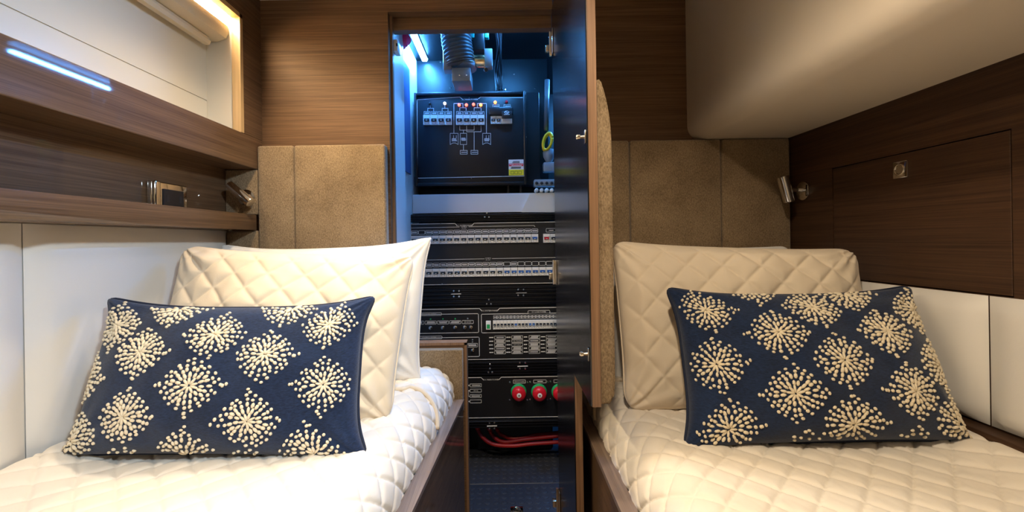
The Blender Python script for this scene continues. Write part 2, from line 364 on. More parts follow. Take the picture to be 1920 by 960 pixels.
def puffy(x_wall, sgn, y0, y1, z0, z1, t, parent):
    "leather wall cushion: domed face, edges rolled in"
    bm = B(); n, k = 26, 14; g = []
    for i in range(n+1):
        row = []
        for j in range(k+1):
            a, b = i/n*2-1, j/k*2-1
            d = (1-abs(a)**10)**0.5*(1-abs(b)**8)**0.5
            y = (y0+y1)/2+a*(y1-y0)/2; z = (z0+z1)/2+b*(z1-z0)/2
            row.append(bm.verts.new((x_wall+sgn*(0.003+t*d+0.004*(1-a*a)*(1-b*b)), y, z)))
        g.append(row)
    for i in range(n):
        for j in range(k): bm.faces.new((g[i][j], g[i+1][j], g[i+1][j+1], g[i][j+1]))
    bmesh.ops.recalc_face_normals(bm, faces=bm.faces)
    if (sum((f.normal.x for f in bm.faces)) > 0) != (sgn > 0): bmesh.ops.reverse_faces(bm, faces=bm.faces)
    return finish('cushion_panel', bm, 'leather', parent, 'all')
ul = thing('wall_upholstery', 'white leather wall upholstery beside the left bed under the walnut ledge', 'upholstery', (XLW, 0.7, H-0.37))
for a, b in ((0.702, YH-0.001), (0.06, 0.700), (-0.6, 0.058)): puffy(XLW, 1, a, b, H-0.42, H+0.042, 0.022, ul)
ur = thing('wall_upholstery', 'low white leather wall upholstery beside the right bed under walnut', 'upholstery', (XRW, 0.7, H-0.34))
for a, b in ((0.722, YH-0.002), (0.06, 0.720), (-0.6, 0.058)): puffy(XRW, -1, a, b, H-0.333, H-0.108, 0.022, ur)
bm = B(); box(bm, XRW-0.035, XRW, YB, YH-0.002, H-0.40, H-0.336, 0.003); struct('trim_5', bm, 'wood_r', True, 'shade-darkened walnut ledge under the right wall upholstery')
# flush locker door with square ring pull
lk = thing('locker_door', 'flush shade-darkened walnut locker door with square chrome ring pull on right wall', 'door', (XRW, (LY0+LY1)/2, LZ0))
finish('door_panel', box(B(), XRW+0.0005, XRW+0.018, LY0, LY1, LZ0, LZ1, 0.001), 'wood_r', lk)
yc, zc = 1.121*0.78+0.003, H+0.1075
yc = 0.880; zc = (P(1694, 318, 0.880*0+1)[2]-H)*0.88+H
plate = finish('pull_plate', box(B(), XRW-0.003, XRW+0.004, yc-0.016, yc+0.016, zc-0.018, zc+0.018, 0.002), 'chrome', lk, True)
bm = B(); tube(bm, [(XRW-0.0045, yc+0.010*math.cos(a), zc+0.011*math.sin(a)) for a in [2*PI*k/24 for k in range(25)]], 0.0013, 6); finish('pull_ring', bm, 'nickel', plate, 'all')
finish('pull_recess', lathe(B(), (XRW-0.0031, yc, zc), (-1, 0, 0), [(0, 0.0088), (0.0006, 0.0088)], 24), 'chrome', plate)
# ================================================================ BEDS
ZB = H-0.368
def lrail(Y): return -0.125+(Y-1.229)*(0.042/0.519)
def rrail(Y): return 0.193
def bed(side):
    s = -1 if side == 'left' else 1
    re = lrail if s < 0 else rrail
    y0, y1 = -0.55, YW-0.036
    lab = ('twin berth base in walnut against the left wall with greyed rail top' if s < 0 else 'twin berth base in walnut against the right wall with greyed rail top')
    t = thing('bed', lab, 'bed', (s*0.45, 0.5, 0), 'twin berths')
    xw = XLW+0.03 if s < 0 else XRW-0.037
    bm = B(); rail(bm, [(re(y0), y0), (re(y1), y1)], [(re(y0)+s*0.022, y0), (re(y1)+s*0.022, y1)], 0.0, H-0.468); finish('side_panel', bm, 'wood_y', t)
    bm = B(); rail(bm, [(re(y0)-s*0.003, y0), (re(y1)-s*0.003, y1)], [(re(y0)+s*0.026, y0), (re(y1)+s*0.026, y1)], H-0.468, H-0.459); finish('rail_cap', bm, 'wood_grey', t)
    bm = B(); rail(bm, [(re(y0)+s*0.045, y0+0.01), (re(y1)+s*0.045, y1-0.002)], [(xw, y0+0.01), (xw, y1-0.002)], 0.25, ZB-0.03); finish('mattress', bm, 'sheet', t)
    # quilted bedspread: profile from the wall across the top, over the rounded aisle edge and down
    R = 0.075
    ys = []; y = y0
    while y < 0.42: ys.append(y); y += 0.03
    while y < y1: ys.append(y); y += 0.0030
    ys.append(y1)
    bm = B(); g = []
    tops = []
    for Y in ys:
        xe = re(Y)+s*0.030          # outer face of the drape
        top = abs(xw-(xe+s*R)); arc = R*PI/2; drop = 0.02; L = top+arc+drop; n = 280; row = []
        for i in range(n+1):
            q = i/n*L
            if q <= top: x = xw-s*q; z = ZB; nx, nz = 0, 1
            elif q <= top+arc:
                a = (q-top)/R; x = xe+s*R-s*R*math.sin(a); z = ZB-R+R*math.cos(a); nx, nz = -s*math.sin(a), math.cos(a)
            else: x = xe; z = ZB-R-(q-top-arc); nx, nz = -s, 0
            lift = 0.020*math.exp(-(q/0.07)**2)
            P_ = 0.063
            u, v = (q-top)/P_, Y/P_
            a1, a2 = abs(math.sin(PI*(u+v)*0.5*2/2*1.0)), abs(math.sin(PI*(u-v)*0.5*2/2*1.0))
            dq = min(abs((u+v)-round(u+v)), abs((u-v)-round(u-v)))*P_*0.7071
            hq = 0.0056*(1-math.exp(-(dq/0.0034)))
            nn = noise.noise(Vector((x*7, Y*7, s*3)))*0.004+noise.noise(Vector((x*22, Y*22, s*5)))*0.0016+abs(noise.noise(Vector((x*60, Y*40, 9))))*0.0010
            w_ = 1.0 if Y > 0.3 else 0.5
            d = (hq+nn)*w_
            row.append(bm.verts.new((x+nx*d, Y, z+nz*d+lift)))
        g.append(row)
    for i in range(len(g)-1):
        for j in range(len(g[0])-1): bm.faces.new((g[i][j], g[i+1][j], g[i+1][j+1], g[i][j+1]))
    bmesh.ops.recalc_face_normals(bm, faces=bm.faces)
    if sum(f.normal.z for f in bm.faces) < 0: bmesh.ops.reverse_faces(bm, faces=bm.faces)
    sp = thing('bedspread', 'cream diamond quilted bedspread on the %s bed' % side, 'bedspread', (s*0.45, 0.5, ZB), 'quilted bedspreads')
    finish('quilted_cover', bm, 'quilt', sp, 'all')
    # turned hem ridge near the pillows
    Y = 1.035 if s < 0 else 1.07
    xe = re(Y)+s*0.030; pts = []
    for i in range(60):
        q = i/59; 
        if q < 0.55: pts.append((xw-s*(0.25+(abs(xw-xe)-R-0.25)*q/0.55), Y+0.012*math.sin(q*9), ZB+0.008))
        else:
            a = (q-0.55)/0.45*PI/2; pts.append((xe+s*R-s*(R+0.006)*math.sin(a), Y-0.05*(a/1.57)**2, ZB-R+(R+0.008)*math.cos(a)))
    bm = B(); tube(bm, pts, 0.0055, 8); finish('folded_hem', bm, 'sham', sp, 'all')
bed('left'); bed('right')
# ================================================================ PILLOWS
def make_pillow(corners, tf, tb, pinch, quilt=0.0, period=0.07, nx=90, ny=56, seed=0, wr=1.0, power=0.42, sag=0.0, cr=0.020):
    bl, br, tr, tl = [Vector(c) for c in corners]
    W = ((br-bl).length+(tr-tl).length)/2; Hh = ((tl-bl).length+(tr-br).length)/2
    n = (br-bl).cross(tl-bl).normalized()
    if n.y > 0: n = -n
    px, pyt, pyb = pinch
    def surf(s, t, side=1):
        X0, Z0 = abs(s)*W/2, abs(t)*Hh/2; ax, az = W/2-cr, Hh/2-cr
        if X0 > ax and Z0 > az:
            dx, dz = (X0-ax)/cr, (Z0-az)/cr
            X0, Z0 = ax+cr*dx*math.sqrt(1-dz*dz/2), az+cr*dz*math.sqrt(1-dx*dx/2)
            so, to = s, t
            s, t = math.copysign(X0/(W/2), s), math.copysign(Z0/(Hh/2), t)
            e0 = max(0.0, (1-so*so)*(1-to*to))**power
        else: e0 = max(0.0, (1-s*s)*(1-t*t))**power
        s_ = s*(1-px*(1-abs(t)**4)*abs(s)**0.5); 
        t_ = t*(1-(pyt if t > 0 else pyb)*(1-abs(s)**3)*abs(t)**0.7)
        a, b = (s_+1)/2, (t_+1)/2
        base = (bl*(1-a)+br*a)*(1-b)+(tl*(1-a)+tr*a)*b
        e = e0
        # fuller towards the bottom
        e *= 1-0.12*t
        edge = min(1, 6*(1-max(abs(s), abs(t))))
        X, Z = s*W/2, t*Hh/2
        d = e*(tf if side > 0 else tb)
        nz = noise.noise(Vector((X*9+seed, Z*9, seed)))*0.006+noise.noise(Vector((X*24+seed, Z*24, seed+4)))*0.0022
        # gathered creases pulling in from the corners
        for cx, cz in ((1, 1), (-1, 1), (1, -1), (-1, -1)):
            dx, dz = (cx-s)*W/2, (cz-t)*Hh/2; rr = math.hypot(dx, dz)
            nz += 0.0035*math.sin(math.atan2(dz*cz, dx*cx)*13+seed)*math.exp(-(rr/0.09)**2)
        d += nz*wr*edge
        if quilt:
            u, v = X/period, Z/period
            q = min(abs((u+v)-round(u+v)), abs((u-v)-round(u-v)))*period*0.7071
            d += quilt*(1-math.exp(-q/0.0065))*edge
        p = base+n*d*(1 if side > 0 else -1)
        if sag: p.z -= sag*(1-s*s)*max(t, 0)
        return p
    bm = B(); fr = []; bk = []
    for i in range(nx+1):
        rf = []; rb = []
        for j in range(ny+1):
            s, t = math.sin((i/nx-0.5)*PI*0.999), math.sin((j/ny-0.5)*PI*0.999)
            s, t = 0.5*s+0.5*(i/nx*2-1), 0.5*t+0.5*(j/ny*2-1)
            border = i in (0, nx) or j in (0, ny)
            if border: s = max(-1, min(1, round(s, 3) if abs(s) > 0.997 else s)); t = max(-1, min(1, round(t, 3) if abs(t) > 0.997 else t))
            v = bm.verts.new(surf(s, t, 1)); rf.append(v)
            rb.append(v if border else bm.verts.new(surf(s, t, -1)))
        fr.append(rf); bk.append(rb)
    for i in range(nx):
        for j in range(ny):
            bm.faces.new((fr[i][j], fr[i+1][j], fr[i+1][j+1], fr[i][j+1]))
            q = (bk[i][j], bk[i][j+1], bk[i+1][j+1], bk[i+1][j])
            if len(set(q)) == 4:
                try: bm.faces.new(q)
                except ValueError: pass
    bmesh.ops.recalc_face_normals(bm, faces=bm.faces)
    border = []
    m = 60
    for k in range(m): border.append(surf(-1+2*k/m, -1))
    for k in range(m//2): border.append(surf(1, -1+4*k/m))
    for k in range(m): border.append(surf(1-2*k/m, 1))
    for k in range(m//2+1): border.append(surf(-1, 1-4*k/m))
    # round the very corners a little
    L = len(border)-1
    for _ in range(3):
        border = [border[i] if False else (border[(i-1) % L]+border[i % L]*2+border[(i+1) % L])/4 for i in range(L+1)]
    return bm, surf, n, W, Hh, border
def base_of(corners): return (Vector(corners[0])+Vector(corners[1]))/2
def pillow_thing(name, label, cat, corners, mat, pmat, group, **kw):
    t = thing(name, label, cat, base_of(corners), group)
    bm, surf, n, W, Hh, border = make_pillow(corners, **kw)
    cov = finish('cover', bm, mat, t, 'all')
    pr = kw.get('pipe', 0)
    b2 = B(); tube(b2, border, 0.0032 if pmat == 'piping' else 0.0024, 7, cap=False); finish('piping', b2, pmat, t, 'all')
    return t, surf, n, W, Hh
# white sleeping pillows at the back
cw = [P(412, 735, 1.11), P(790, 712, 1.115), P(811, 444, 1.155), P(414, 458, 1.135)]
pillow_thing('pillow', 'plain white pillow with pointed corner behind the quilted sham, left bed', 'pillow', cw, 'sheet', 'sheet', 'white pillows at the heads of the beds', tf=0.055, tb=0.035, pinch=(0.06, 0.12, 0.0), seed=3.1, wr=1.8, cr=0.008)
cw = [P(1135, 728, 1.115), P(1500, 728, 1.115), P(1480, 462, 1.165), P(1150, 464, 1.165)]
pillow_thing('pillow', 'plain white pillow barely showing behind the quilted sham, right bed', 'pillow', cw, 'sheet', 'sheet', 'white pillows at the heads of the beds', tf=0.05, tb=0.035, pinch=(0.03, 0.03, 0.0), seed=8.3, wr=1.2)
# quilted shams
cw = [P(268, 765, 0.875), P(738, 795, 0.880), P(785, 474, 1.03), P(340, 458, 0.985)]
pillow_thing('quilted_sham', 'cream diamond quilted sham leaning behind the navy cushion, left bed', 'pillow', cw, 'sham', 'sham', 'quilted shams on the two beds', tf=0.07, tb=0.05, pinch=(0.05, 0.085, 0.0), quilt=0.0070, period=0.078, nx=210, ny=140, cr=0.045, seed=1.7, wr=1.7)
cw = [P(1166, 772, 0.90), P(1655, 752, 0.875), P(1610, 466, 0.945), P(1138, 450, 1.03)]
pillow_thing('quilted_sham', 'cream diamond quilted sham leaning behind the navy cushion, right bed', 'pillow', cw, 'sham', 'sham', 'quilted shams on the two beds', tf=0.07, tb=0.05, pinch=(0.05, 0.06, 0.0), quilt=0.0070, period=0.078, nx=210, ny=140, cr=0.045, seed=5.2, wr=1.6)
# navy cushions with embroidered medallions
def bead(bm, c, nrm, d, ln, wd, ht):
    "one stitched bead or dash: flattened ellipsoid lying on the cloth"
    d = (d-nrm*d.dot(nrm)).normalized(); b = nrm.cross(d); seg = 7
    top = bm.verts.new(c+nrm*ht); rings = []
    for (k, zz) in ((0.62, 0.78), (1.0, 0.25), (0.95, -0.2)):
        rings.append([bm.verts.new(c+d*ln*k*math.cos(2*PI*i/seg)+b*wd*k*math.sin(2*PI*i/seg)+nrm*ht*zz) for i in range(seg)])
    for i in range(seg):
        bm.faces.new((top, rings[0][i], rings[0][(i+1) % seg]))
        for q in range(2): bm.faces.new((rings[q][i], rings[q+1][i], rings[q+1][(i+1) % seg], rings[q][(i+1) % seg]))
def embroider(t, surf, W, Hh, centres, rng):
    grid = []
    for i in range(81):
        for j in range(51):
            s, t_ = -1+2*i/80, -1+2*j/50
            grid.append((PROJ(surf(s, t_)), s, t_))
    locs = []
    for (cx, cy, ox, oz) in centres:
        (_, s0, t0) = min(grid, key=lambda g: (g[0][0]-cx)**2+(g[0][1]-cy)**2); locs.append((s0*W/2+ox, t0*Hh/2+oz))
    for ci, (cx, cy, ox, oz) in enumerate(centres):
        sc_ = 1.0
        s0, t0 = locs[ci][0]/(W/2), locs[ci][1]/(Hh/2)
        bm = B()
        R = 0.0475*sc_
        marks = []
        a0 = rng.uniform(0, PI)
        for k in range(9): marks.append((a0+2*PI*k/9, 0.0090, 0.0065, 0.0016))
        for k in range(15): marks.append((a0+2*PI*(k+0.5)/15, 0.0205, 0.0048, 0.0019))
        for k in range(20): marks.append((a0+2*PI*k/20, 0.0315, 0.0042, 0.0020))
        for k in range(22): marks.append((a0+2*PI*(k+0.5)/22, 0.0405, 0.0027, 0.0022))
        for k in range(20): marks.append((a0+2*PI*k/20, 0.0485, 0.0024, 0.0022))
        for q in range(4):
            for e in (0.0555, 0.0620): marks.append((q*PI/2+rng.uniform(-.07, .07), e, 0.0022, 0.0022))
        for (a, rr, ln, wd) in marks:
            a += rng.uniform(-.07, .07); 
            dia = 1.0/(abs(math.cos(a))+abs(math.sin(a)))
            k = (0.55+0.45*dia*1.22) if rr > 0.03 else 1.0
            if rr > 0.055: k = 1.0
            r_ = rr*k*sc_*0.93+rng.uniform(-.0010, .0010)
            da, db = r_*math.cos(a)*1.05, r_*math.sin(a)*0.92
            s, t_ = s0+da/(W/2), t0+db/(Hh/2)
            if abs(s) > 0.975 or abs(t_) > 0.965: continue
            xm, zm = s*W/2, t_*Hh/2; own = math.hypot(xm-locs[ci][0], zm-locs[ci][1])
            if any(math.hypot(xm-a_, zm-b_) < own*(1.0 if own < 0.05 else 1.12)+0.002 for k_, (a_, b_) in enumerate(locs) if k_ != ci): continue
            e = 0.004
            p = surf(s, t_); ps = surf(s+e, t_)-surf(s-e, t_); pt = surf(s, t_+e)-surf(s, t_-e)
            nr = ps.cross(pt).normalized()
            if nr.y > 0 and nr.z < 0.2: nr = -nr if nr.y > 0.5 else nr
            d = ps.normalized()*math.cos(a)+pt.normalized()*math.sin(a)
            bead(bm, p+nr*0.0004, nr, d, ln*rng.uniform(.85, 1.12)*1.12, wd*rng.uniform(.9, 1.1)*1.45, 0.0028)
        if len(bm.verts) == 0: bm.free(); continue
        bmesh.ops.recalc_face_normals(bm, faces=bm.faces)
        finish('medallion', bm, 'thread', t, 'all')
LC = [(222, 611, -.005, 0), (264, 661, 0, 0), (322, 596, 0, .024), (404, 628, 0, 0), (174, 712, -.024, 0), (352, 726, 0, 0), (229, 784, 0, 0), (142, 828, -.010, 0), (352, 846, 0, -.004), (250, 866, 0, -.026),
      (496, 664, 0, 0), (538, 596, 0, .024), (614, 611, 0, 0), (605, 721, 0, 0), (466, 790, 0, 0), (588, 848, 0, -.002), (480, 872, 0, -.028)]
RC = [(1322, 584, 0, 0), (1423, 560, 0, .032), (1527, 580, 0, .003), (1458, 622, 0, 0), (1345, 682, 0, 0), (1490, 738, 0, 0), (1367, 805, 0, 0), (1487, 835, 0, -.026), (1597, 566, 0, .024), (1663, 620, 0, 0),
      (1707, 583, .006, 0), (1585, 675, 0, 0), (1750, 682, .024, 0), (1717, 733, 0, 0), (1602, 793, 0, 0), (1794, 797, .010, 0), (1700, 832, 0, -.024)]
rng = random.Random(11)
cw = [P(106, 856, 0.712), P(698, 864, 0.735), P(712, 552, 0.865), P(196, 555, 0.795)]
t, surf, n, W, Hh = pillow_thing('navy_cushion', 'navy lumbar cushion with cream beaded medallions on the left bed', 'cushion', cw, 'denim', 'piping', 'navy embroidered cushions on the two beds', tf=0.075, tb=0.045, pinch=(0.12, 0.18, 0.06), seed=2.4, wr=1.1, nx=110, ny=70)
embroider(t, surf, W, Hh, LC, rng)
cw = [P(1276, 847, 0.742), P(1828, 829, 0.712), P(1712, 534, 0.815), P(1242, 537, 0.87)]
t, surf, n, W, Hh = pillow_thing('navy_cushion', 'navy lumbar cushion with cream beaded medallions on the right bed', 'cushion', cw, 'denim', 'piping', 'navy embroidered cushions on the two beds', tf=0.075, tb=0.045, pinch=(0.10, 0.14, 0.06), seed=6.6, wr=1.1, nx=110, ny=70)
embroider(t, surf, W, Hh, RC, rng)
# ================================================================ READING LAMPS, SOCKET
def tapered(bm, a, b, r0, r1, seg=20):
    a, b = Vector(a), Vector(b); L = (b-a).length
    return lathe(bm, a, b-a, [(0, r0*0.8), (0.002, r0), (L-0.004, r1), (L-0.0015, r1*0.96), (L, r1*0.7)], seg)
c = P(464, 371, YH+0.004); c.y = YH+0.004
rl = thing('reading_lamp', 'chrome reading lamp above the walnut ledge on the left', 'lamp', c, 'chrome reading lamps')
ros = finish('rose', lathe(B(), c, (0, -1, 0), [(0, 0.0240), (0.007, 0.0235), (0.010, 0.019), (0.011, 0.006)], 28), 'chrome', rl, True)
jt = c+Vector((0, -0.042, 0.0)); finish('arm', tube(B(), [c+Vector((0, -0.008, 0)), jt], 0.0055, 12), 'chrome', rl, True)
ha, hb_ = P(429, 346, YH-0.045), P(471, 381, YH-0.050)
finish('lamp_head', tapered(B(), ha, hb_, 0.0125, 0.0145), 'chrome', rl, True)
c = P(1513, 358, 1.160); c.x = XRW; 
rl = thing('reading_lamp', 'chrome reading lamp on the walnut wall above the right bed', 'lamp', c, 'chrome reading lamps')
finish('rose', lathe(B(), c, (-1, 0, 0), [(0, 0.0260), (0.008, 0.0255), (0.011, 0.020), (0.012, 0.006)], 28), 'chrome', rl, True)
j = c+Vector((-0.045, -0.002, 0.004)); finish('arm', tube(B(), [c+Vector((-0.008, 0, 0.002)), j], 0.0060, 12), 'chrome', rl, True)
q = j+Vector((-0.012, 0, 0)); ha, hb_ = P(1467, 331, q.y), P(1480, 380, q.y-0.006)
finish('lamp_head', tapered(B(), ha, hb_, 0.0150, 0.0135), 'chrome', rl, True)
sk = thing('wall_socket', 'chrome framed black power socket in the niche above the left ledge', 'socket', (XLW, 1.0, H+0.088))
ya, yb = 0.948, 1.056; zt = H+0.152; zb = H+0.0885
finish('frame', box(B(), XLW, XLW+0.014, ya, yb, zb, zt, 0.004, 3), 'chrome', sk, True)
finish('side_block', box(B(), XLW+0.0141, XLW+0.022, ya, ya+0.018, zb, zt, 0.004, 3), 'chrome', sk, True)
ins = finish('outlet', box(B(), XLW+0.0141, XLW+0.0165, ya+0.030, yb-0.016, zb+0.004, zt-0.016, 0.001), 'blackplastic', sk)
for dy in (0.40, 0.75):
    yy = ya+(yb-ya)*dy; finish('slot', box(B(), XLW+0.0165, XLW+0.0170, yy-0.004, yy+0.004, zb+0.018, zb+0.034), 'lever', ins)
# ================================================================ CLOSET DOOR (open, standing towards the camera)
DX = 0.153; YN = 0.752; YN2 = 0.942; YHG = YW-0.004; ZD0 = H-0.303; ZDT = H+0.690
Lprof = [(YHG, 0.015), (YN2, 0.015), (YN2, ZD0), (YN, ZD0), (YN, ZDT), (YHG, ZDT)]
bm = B(); prism(bm, Lprof, 'x', DX+0.0025, DX+0.0185)
dr = struct('door_1', bm, 'wood_z', label='open L-shaped walnut closet door with black inner face and padded outer side')
bm = B(); prism(bm, [(YHG, 0.016), (YN2+.0008, 0.016), (YN2+.0008, ZD0+.0008), (YN+.0008, ZD0+.0008), (YN+.0008, ZDT-.001), (YHG, ZDT-.001)], 'x', DX, DX+0.0025)
finish('inner_face', bm, 'blackgloss', dr, label='black glossy inner face')
pr = [(DX+0.020, H-0.300), (DX+0.036, H-0.300), (DX+0.044, H-0.285), (DX+0.046, H-0.255)]+[(DX+0.046-0.017*(k/8)**2.2, H+0.17+0.118*k/8) for k in range(9)]+[(DX+0.025, H+0.291), (DX+0.020, H+0.290)]
bm = B(); prism(bm, pr, 'y', YN+0.004, YHG-0.07); bmesh.ops.bevel(bm, geom=[e for e in bm.edges if abs(e.verts[0].co.y-e.verts[1].co.y) < 1e-5 and max(e.verts[0].co.x, e.verts[1].co.x) > DX+0.03], offset=0.004, segments=2, affect='EDGES')
finish('padded_panel', bm, 'fabric', dr, True, 'tan fabric padding')
for (py, z_l) in ((257, 0), (664, 1)):
    c = P(1098, py, YN+0.012); c.x = DX
    b = B(); box(b, DX-0.003, DX-0.0002, c.y-0.006, c.y+0.006, c.z-0.012, c.z+0.012, 0.001)
    lathe(b, (DX-0.003, c.y, c.z), (-1, 0, 0), [(0, 0.0035), (0.007, 0.0028), (0.008, 0.0045), (0.013, 0.0050), (0.015, 0.003)], 12)
    finish('catch_stud', b, 'nickel', dr, True, 'brass-toned catch stud')
for zc_, hh in ((H+0.585, 0.036), (H-0.095, 0.036), (H-0.775, 0.036)):
    b = B(); box(b, DX-0.0035, DX-0.0002, YHG-0.030, YHG-0.004, zc_-hh, zc_+hh, 0.001); tube(b, [(DX-0.006, YHG-0.004, zc_-hh), (DX-0.006, YHG-0.004, zc_+hh)], 0.004, 10)
    box(b, DX-0.020, DX-0.006, YHG-0.004, YHG+0.012, zc_-0.022, zc_-0.002, 0.002)
    finish('hinge', b, 'nickel', dr, True, 'polished hinge')
# striker block on the left jamb
c = P(743, 97, 1.33)
sb = thing('catch_block', 'white plastic door catch on the left closet jamb near the top', 'catch', (-0.334, 1.31, c.z))
b = B(); box(b, -0.3335, -0.319, 1.285, 1.325, c.z-0.018, c.z+0.018, 0.003); finish('block', b, 'plastic', sb, True)
b = B(); box(b, -0.323, -0.3185, 1.281, 1.285, c.z-0.004, c.z+0.004); finish('slot', b, 'lever', sb)
# ================================================================ INSIDE THE CLOSET
ls = None
for (lab, xa, ya_, yb_) in (('glowing blue white light strip on closet ceiling, left of the hose', -0.312, 1.485, 1.70), ('glowing blue white light strip on closet ceiling, hidden right of the door', 0.40, 1.56, 2.03)):
    t = thing('light_strip', lab, 'light', (xa, (ya_+yb_)/2, CZ), 'closet light strips')
    finish('housing', box(B(), xa-0.012, xa+0.012, ya_-0.006, yb_+0.006, CZ-0.008, CZ-0.0004), 'plastic', t)
    finish('lens', box(B(), xa-0.010, xa+0.010, ya_, yb_, CZ-0.018, CZ-0.0082, 0.004), 'led_blue', t, True)
t = thing('light_strip', 'added unseen blue white fill strip behind the closet door head', 'light', (0.025, 1.435, CZ), 'closet light strips')  # unseen strip added to throw blue light on door, cabinet and rack
finish('housing', box(B(), -0.05, 0.10, 1.423, 1.447, CZ-0.008, CZ-0.0004), 'plastic', t)
finish('lens', box(B(), -0.047, 0.097, 1.425, 1.445, CZ-0.018, CZ-0.0082, 0.004), 'led_fill', t, True)
# grey board on the left wall
tag(finish('side_board', box(B(), -0.3515, -0.345, 1.425, 1.565, H+0.255, H+0.650, 0.001), 'bluegrey'), 'blue grey board screwed to the left closet wall', 'board')
c = P(757, 74, 1.44)
t = thing('bellows_cap', 'pink red ribbed rubber cap high on the left closet wall', 'cap', (-0.345, c.y, c.z))
b = B(); lathe(b, (-0.3515, c.y, c.z), (1, -0.15, -0.1), [(0, 0.036)]+[(0.003+k*0.0045, 0.038-k*0.0033+(0.0022 if k % 2 else -0.001)) for k in range(8)]+[(0.042, 0.006)], 24); finish('cap', b, 'pink', t, True)
# ribbed hose and fan
c0, c1, c2 = P(853, 44, 1.452), P(857, 85, 1.455), P(864, 124, 1.465)
t = thing('ribbed_hose', 'thick grey ribbed air hose hanging from the closet ceiling', 'hose', c0)
path = smoothpath([c0, c1, c2], 60); b = B(); tube(b, path, [0.050+0.0035*math.sin(i*2*PI/9.0) for i in range(len(path))], 24); finish('hose', b, 'hose', t, 'all')
a0 = P(864, 118, 1.49)
t = thing('blower', 'grey metal blower box under the ribbed hose', 'blower', a0)
p0, p1 = P(834, 152, 1.66), P(884, 112, 1.56)
b = B(); box(b, a0.x-0.028, a0.x+0.038, 1.44, 1.54, P(860, 152, 1.44).z, P(860, 126, 1.44).z, 0.004); finish('outlet_box', b, 'machine', t, True)
q = P(836, 110, 1.45); b = B(); box(b, q.x-0.009, q.x+0.020, 1.44, 1.48, P(836, 133, 1.45).z, P(836, 84, 1.45).z, 0.004); finish('side_flange', b, 'machine', t, True)
b = B(); cc = P(864, 126, 1.475); lathe(b, cc, (0.05, 0.0, 1), [(-0.004, 0.056), (0.006, 0.058), (0.012, 0.055)], 24); finish('collar', b, 'machine', t, True)
for (px, py) in ((836, 92), (842, 117), (862, 141), (875, 141)):
    cc = P(px, py, 1.4395); b = B(); lathe(b, cc, (0, -1, 0), [(-0.003, 0.0028), (0.001, 0.0028), (0.002, 0.0015)], 8); finish('screw', b, 'blackplastic' if px < 850 else 'chrome', t, True)
t = thing('pump', 'small pump with brass coupling and teal connectors beside the blower', 'pump', P(905, 116, 1.47))
b = B(); q0, q1 = P(886, 115, 1.47), P(909, 115, 1.47); lathe(b, q0, q1-q0, [(0, 0.019), (0.004, 0.0215), ((q1-q0).length, 0.0215)], 20); finish('coupling', b, 'brass', t, True)
q = P(916, 110, 1.47); b = B(); box(b, q.x-0.014, q.x+0.014, 1.455, 1.49, q.z-0.033, q.z+0.030, 0.003); finish('motor_end', b, 'machine', t, True)
q = P(898, 80, 1.475); b = B(); box(b, q.x-0.020, q.x+0.020, 1.46, 1.495, q.z-0.032, q.z+0.06, 0.003); finish('motor', b, 'blackplastic', t, True)
for (px, py) in ((886, 68), (913, 68), (914, 56), (884, 56)):
    q = P(px, py, 1.47); b = B(); box(b, q.x-0.007, q.x+0.007, 1.458, 1.478, q.z-0.010, q.z+0.008, 0.002); finish('connector', b, 'teal', t, True)
q = P(910, 131, 1.46); b = B(); lathe(b, q, (0.3, -1, -0.4), [(-0.01, 0.005), (0.006, 0.005), (0.008, 0.008), (0.012, 0.007)], 12); finish('drain_tap', b, 'chrome', t, True)
for k, pts in enumerate(([(927, 44, 1.44), (934, 90, 1.55), (929, 130, 1.68), (931, 172, 1.70)], [(935, 44, 1.45), (937, 100, 1.58), (933, 140, 1.70), (937, 168, 1.70)], [(940, 44, 1.46), (938, 90, 1.56), (940, 135, 1.70), (941, 168, 1.71)])):
    b = B(); tube(b, smoothpath([P(*p) for p in pts], 10), 0.0042, 8)
    tag(finish('hanging_cable', b, 'blackplastic', None, 'all', loc=P(*pts[-1])), ['nearest black cable hanging right of the pump', 'middle black cable hanging right of the pump', 'rightmost black cable hanging right of the pump'][k], 'cable', 'cables right of the pump')
# screws on the black back wall share one mesh
scr_me = None
def screw(px, py, Y, parent, sz=0.0024, name='screw'):
    global scr_me
    p = P(px, py, Y)
    if scr_me is None:
        b = B(); lathe(b, (0, 0, 0), (0, -1, 0), [(-0.001, 1.0*0.0024), (0.0006, 0.0024), (0.0012, 0.0014)], 8); o = finish(name, b, 'chrome', None); scr_me = o.data; bpy.data.objects.remove(o)
    o = bpy.data.objects.new(name, scr_me); C.objects.link(o); o.location = p-worldloc(parent); o.parent = parent; o.scale = (sz/0.0024,)*3
    return o
wb = bpy.data.objects['wall_closet_back']
for (px, py) in ((765, 106), (778, 114), (826, 116), (845, 165), (957, 96), (964, 139), (948, 168), (1003, 166)): screw(px, py, YC-0.0004, wb, 0.0030)
# white plinth below the cabinet
zp1 = P(900, 363, 1.60).z; zp0 = P(900, 399, 1.60).z
pl = thing('plinth', 'white board shelf between the black cabinet and the breaker rack', 'shelf', (-0.1, 1.66, zp0))
finish('board', box(B(), -0.3505, 0.24, 1.605, YC-0.002, zp0+0.001, zp1, 0.001), 'whiteboard', pl)
a, b_, c_, d_ = P(977, 398, 1.60), P(1060, 398, 1.60), P(1060, 362, 1.60), P(994, 362, 1.60)
b = B(); prism(b, [(v.x, v.z) for v in (a, b_, c_, d_)], 'y', 1.598, 1.6045); tag(finish('bracket_plate', b, 'plastic', None, loc=(a.x, 1.60, a.z)), 'slanted pale plate in front of the white closet shelf at right', 'plate')
